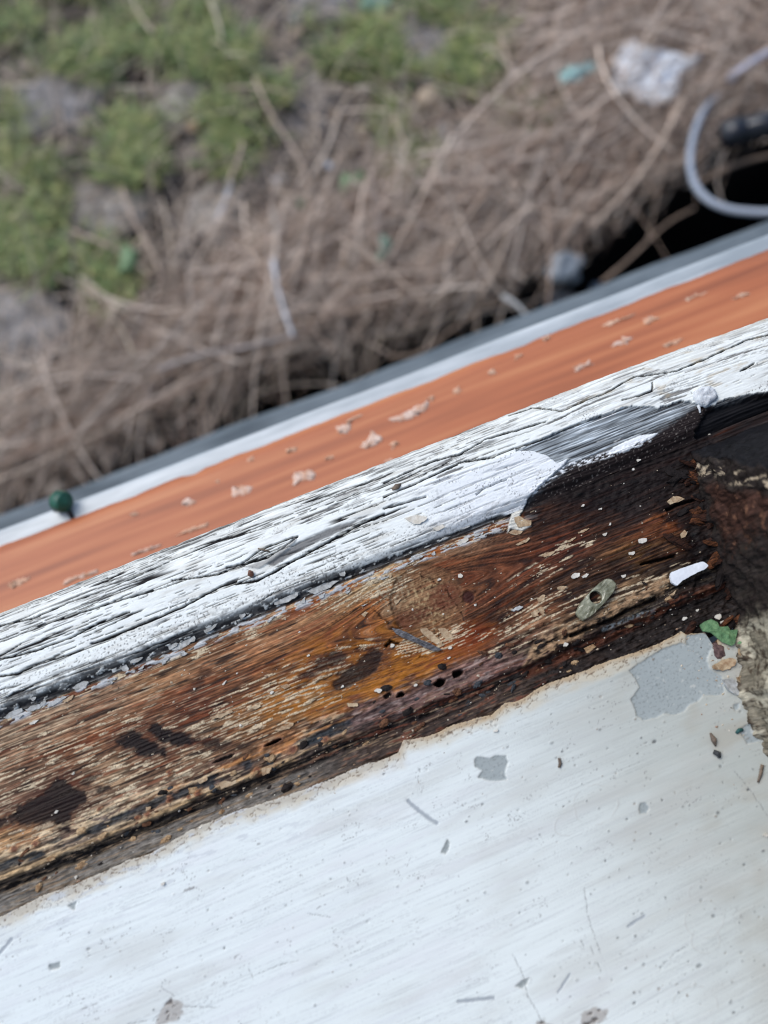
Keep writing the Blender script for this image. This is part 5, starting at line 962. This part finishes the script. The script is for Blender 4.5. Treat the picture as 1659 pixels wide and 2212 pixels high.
# single stems that stand out
def stem(name, pts, r_px, z, colr, lab, cat='stem', group=None, taper=.6, sides=8, flat=1.0):
    zz = np.broadcast_to(np.asarray(z, dtype=float), (len(pts),)); w3 = np.array([Gp(*p, GZ + q_) for p, q_ in zip(pts, zz)]); pth = smooth_path(w3, 22)
    d = np.linalg.norm(w3.mean(0) - [0, 0, CAM_H]); r_ = r_px * .463 * d / FPX
    V, F = tube(pth, r_ * np.linspace(1, taper, 22), sides)
    key = 'stem_%d_%d_%d' % colr; mt = bpy.data.materials.get(key) or plain_mat(key, colr, tuple(int(k * .8) for k in colr), 60, .75, .25, .3)
    return tag(build(name, V, F, mt), lab, cat, group)
T1, T2, T3, T4 = (186, 166, 148), (160, 138, 122), (206, 204, 206), (142, 122, 106)
for pts, r_, z, cl, lb in [
    ([(590, 560), (597, 610), (612, 670), (634, 728)], 9, .10, T3, 'pale bleached bent straw hanging over the dark hollow'),
    ([(550, 170), (585, 250), (640, 330), (668, 390), (668, 450), (640, 540), (600, 590)], 6, .06, T1, 'long bent tan stem in the middle of the yard'),
    ([(740, 330), (700, 410), (690, 480), (665, 540)], 6, .05, T1, 'tan stem crossing the long bent stem'), ([(500, 395), (485, 440), (465, 478)], 9, .03, T3, 'short pale straw piece on the broad grey stone'),
    ([(740, 520), (800, 555), (850, 595), (922, 655)], 7, .09, T1, 'straight tan stick slanting down in the tangle'), ([(900, 275), (1000, 243), (1100, 235), (1165, 275), (1235, 308)], 5, .05, T2, 'dark arching stem beside the green tuft'),
    ([(1080, 70), (1105, 160), (1125, 225), (1160, 260)], 6, .05, T1, 'pale stem curving up from the arching stem'), ([(1476, 215), (1430, 309), (1371, 397), (1274, 497)], 9, .08, T1, 'long straight straw below the white tissue'),
    ([(1400, 92), (1440, 50), (1500, -20)], 9, .08, T1, 'pale straw above the white tissue'), ([(1575, 172), (1620, 135), (1700, 90)], 11, .07, (196, 198, 214), 'whitish flat straw right of the tissue'),
    ([(1510, 395), (1560, 368), (1620, 345), (1720, 325)], 8, .06, T4, 'grey brown stick behind the cable loop'), ([(1085, 640), (1115, 655), (1150, 695)], 8, .16, (200, 200, 198), 'short pale blade reaching over the blue plinth'),
    ([(250, 900), (400, 850), (480, 790), (545, 705), (560, 660)], 7, .07, T2, 'curved grey brown stem in the lower tangle'), ([(340, 800), (430, 765), (540, 750), (640, 722)], 8, .09, (176, 166, 160), 'long pale twig lying over the dark hollow'),
    ([(-20, 1010), (120, 960), (240, 905), (330, 875)], 8, .07, T2, 'brown stem lying along the house in the lower left'), ([(-20, 1045), (90, 1000), (190, 945), (300, 905)], 6, .09, T1, 'tan stem just below the brown stem along the house'),
    ([(840, 770), (900, 770), (960, 725), (1040, 665), (1120, 640)], 6, .10, T4, 'thin curved stem over the dark trench'), ([(700, 690), (760, 660), (860, 640), (940, 600)], 6, .08, T2, 'brown stem lying over the tangle near the straight stick'),
    ([(1180, 440), (1185, 520), (1190, 600), (1180, 680)], 6, .10, T2, 'upright brown stem at the edge of the trench'), ([(990, 480), (1040, 420), (1110, 350), (1190, 300)], 8, .06, T2, 'thick brown stem under the arching stem'),
    ([(1300, 610), (1360, 560), (1440, 480), (1500, 450)], 6, .08, T4, 'dull stem along the edge of the black trench'), ([(160, 500), (260, 540), (330, 600)], 6, .05, T1, 'tan stem below the mossy tuft'),
    ([(265, 410), (290, 480), (330, 545), (350, 600)], 7, .06, T1, 'pale stalk leaning from the grey slab'), ([(180, 610), (250, 680), (300, 760)], 6, .06, T2, 'brown stalk in front of the large slab'),
    ([(455, 0), (470, 40), (480, 85)], 7, .05, (196, 186, 160), 'pale grass stalk at the upper edge'), ([(330, 70), (300, 30), (280, -20)], 6, .05, (190, 176, 150), 'short pale stalk in the upper left grass'),
    ([(1240, 400), (1290, 330), (1330, 260), (1350, 215)], 7, .06, T2, 'brown stalk leaning toward the tissue'), ([(1560, 290), (1600, 200), (1650, 120)], 7, .05, T4, 'dark stalk beside the cable'),
    ([(420, 425), (402, 500), (382, 578)], 8, .06, (188, 174, 160), 'tan straw leaning over the middle of the yard'), ([(525, 310), (515, 350), (490, 400)], 7, .06, T1, 'short tan stalk above the pale straw piece'),
    ([(675, 380), (710, 320), (735, 235)], 8, .06, (196, 180, 164), 'pale stalk rising beside the tan crossing stem'), ([(830, 325), (800, 380), (790, 430)], 8, .06, T1, 'tan stalk next to the broad green leaf'),
    ([(590, 450), (600, 525), (595, 575)], 8, .07, (190, 178, 166), 'pale stalk just above the bleached bent straw'), ([(535, 500), (580, 540), (610, 570)], 8, .07, T1, 'tan stalk joining the bleached bent straw'),
    ([(175, 600), (240, 650), (285, 685)], 8, .06, (196, 184, 160), 'pale stalk across the lower mossy tuft'), ([(235, 665), (280, 740), (300, 800)], 8, .06, (186, 172, 152), 'pale straw standing out below the mossy tuft'),
    ([(170, 850), (172, 760), (182, 670)], 4, .10, T1, 'thin upright stalk by the large slab'), ([(810, 540), (800, 440), (790, 330)], 6, .06, T2, 'brown stalk near the teal green leaf'),
    ([(850, 250), (880, 330), (890, 420)], 7, .06, (180, 164, 140), 'tan stalk through the yellow grass'), ([(960, 560), (1010, 470), (1060, 400)], 7, .07, T1, 'tan stalk in the middle tangle'),
    ([(1080, 560), (1120, 470), (1150, 400), (1165, 330)], 8, .07, (182, 166, 152), 'pale stalk climbing through the right tangle'), ([(1040, 640), (1080, 560), (1100, 500)], 7, .08, T1, 'short tan stalk above the short pale blade'),
    ([(1300, 200), (1320, 120), (1350, 40)], 6, .05, T2, 'brown stalk left of the tissue'), ([(1180, 200), (1210, 120), (1240, 20)], 6, .05, T1, 'tan stalk rising above the teal scrap')]:
    stem('dry_stem', pts, r_ * .62, z, cl, lb, 'stem', 'single stems lying on the tangle')

# tissue, scraps, leaves
def gplate(name, pts, z, th, amp, mat, lab, cat, sc=60, rings=9, n=56, seed=0, holes=None):
    p = [Gp(*q_, GZ + z)[:2] for q_ in pts]
    V, F = plate(p, GZ + z, th, n, rings, lambda x, y, t: amp * (fbm(x * sc, y * sc, seed, 3) + .5 * np.abs(pn(x * sc * 2, y * sc * 1.5, seed + 3)) + .8 * min(1, t * 2)) - (.02 * np.exp(-((x - holes[0]) ** 2 + (y - holes[1]) ** 2) / .00012) if holes is not None else 0) + 0 * x, jag=.002, seed=seed)
    return tag(build(name, V, F, mat), lab, cat)
M_TIS = plain_mat('tissue', (236, 240, 244), (220, 224, 230), 80, .9, .1, .8, dist=.01, bsc=70)
gplate('tissue', [r7(*p) for p in [(390, 390), (460, 345), (520, 390), (640, 390), (720, 430), (860, 450), (990, 480), (950, 545), (870, 570), (830, 620), (835, 700), (790, 790), (740, 830), (650, 860), (560, 830), (440, 760), (340, 750), (295, 690), (320, 600), (330, 480)]], .05, .004, .010, M_TIS, 'crumpled white tissue lying on the dry stems', 'tissue', 75, 14, 90, seed=5, holes=Gp(*r7(615, 545), GZ + .05))
M_TEAL = plain_mat('teal_film', (140, 184, 178), (168, 196, 196), 60, .5, .4, .5)
gplate('plastic_scrap', [r7(*p) for p in [(-150, 590), (-60, 560), (60, 545), (110, 500), (190, 530), (180, 590), (80, 620), (20, 670), (-80, 680), (-130, 640)]], .05, .002, .008, M_TEAL, 'torn pale teal plastic scrap beside the white tissue', 'plastic scrap', 50, 5, 30, 7)
M_LEAF2 = plain_mat('dull_leaf', (120, 146, 128), (98, 126, 108), 60, .6, .3, .3)
M_LEAF = plain_mat('leaf', (112, 138, 98), (88, 114, 78), 60, .5, .4, .3)
for pts, z, lb, mt in [([(728, 408), (745, 385), (775, 370), (796, 378), (780, 398), (750, 412), (735, 420)], .05, 'broad green leaf among dry stems', M_LEAF), ([(640, 445), (648, 430), (660, 438), (655, 452)], .05, 'small green leaf below the broad leaf', M_LEAF), ([(815, 535), (830, 510), (848, 520), (840, 550), (822, 568)], .06, 'teal green leaf by the straight tan stick', M_LEAF2), ([(255, 560), (275, 530), (300, 545), (290, 580), (265, 590)], .05, 'dark green leaf under the mossy tuft', M_LEAF), ([(770, 10), (810, -15), (850, 0), (830, 30), (790, 28)], .04, 'bluish green leaf at the top edge', M_LEAF2)]:
    gplate('leaf', pts, z, .0012, .006, mt, lb, 'leaf', 30, 4, 22, 3)
gplate('plastic_scrap', [(1180, 590), (1195, 560), (1230, 545), (1258, 560), (1250, 590), (1215, 612), (1190, 610)], .04, .003, .012, plain_mat('dull_film', (150, 158, 164), (118, 124, 130), 50, .5), 'dull bluish plastic film on the stone by the trench', 'plastic scrap', 50, 5, 28, 9)

# cable and black pipe by the trench
M_CAB = plain_mat('cable_sheath', (150, 158, 170), (136, 144, 156), 20, .5, .4, .1)
cp = [r7(*p) for p in [(1230, 720), (1150, 770), (1070, 840), (1010, 930), (955, 1080), (922, 1250), (930, 1400), (985, 1530), (1090, 1630), (1250, 1690), (1400, 1705), (1560, 1712), (1900, 1690)]]
cz = [.02, .04, .06, .08, .10, .12, .13, .14, .15, .16, .17, .18, .2]
w3 = np.array([Gp(*p, GZ + z) for p, z in zip(cp, cz)]); V, F = tube(smooth_path(w3, 70), .0050, 10)
tag(build('cable', V, F, M_CAB), 'thick grey cable looping over the black trench', 'cable')
pp_ = np.array([Gp(*r7(*p), GZ + z) for p, z in [((1195, 1090), .11), ((1400, 1040), .12), ((1560, 1000), .13), ((2200, 820), .14)]])
pipe = empty('drain_pipe', tuple(pp_[0])); tag(pipe, 'glossy black plastic pipe ending beside the cable loop', 'pipe')
V, F = tube(smooth_path(pp_, 24) - pp_[0], .0175, 20); build('tube', V, F, plain_mat('gloss_black', (20, 22, 27), (28, 30, 36), 30, .22, .7, .05), pipe)
dirn = (pp_[1] - pp_[0]) / np.linalg.norm(pp_[1] - pp_[0]); V, F = tube([dirn * -.004, dirn * .03], .0200, 20); build('collar', V, F, plain_mat('pipe_collar', (30, 32, 40), (22, 24, 30), 30, .35, .6, .05), pipe)
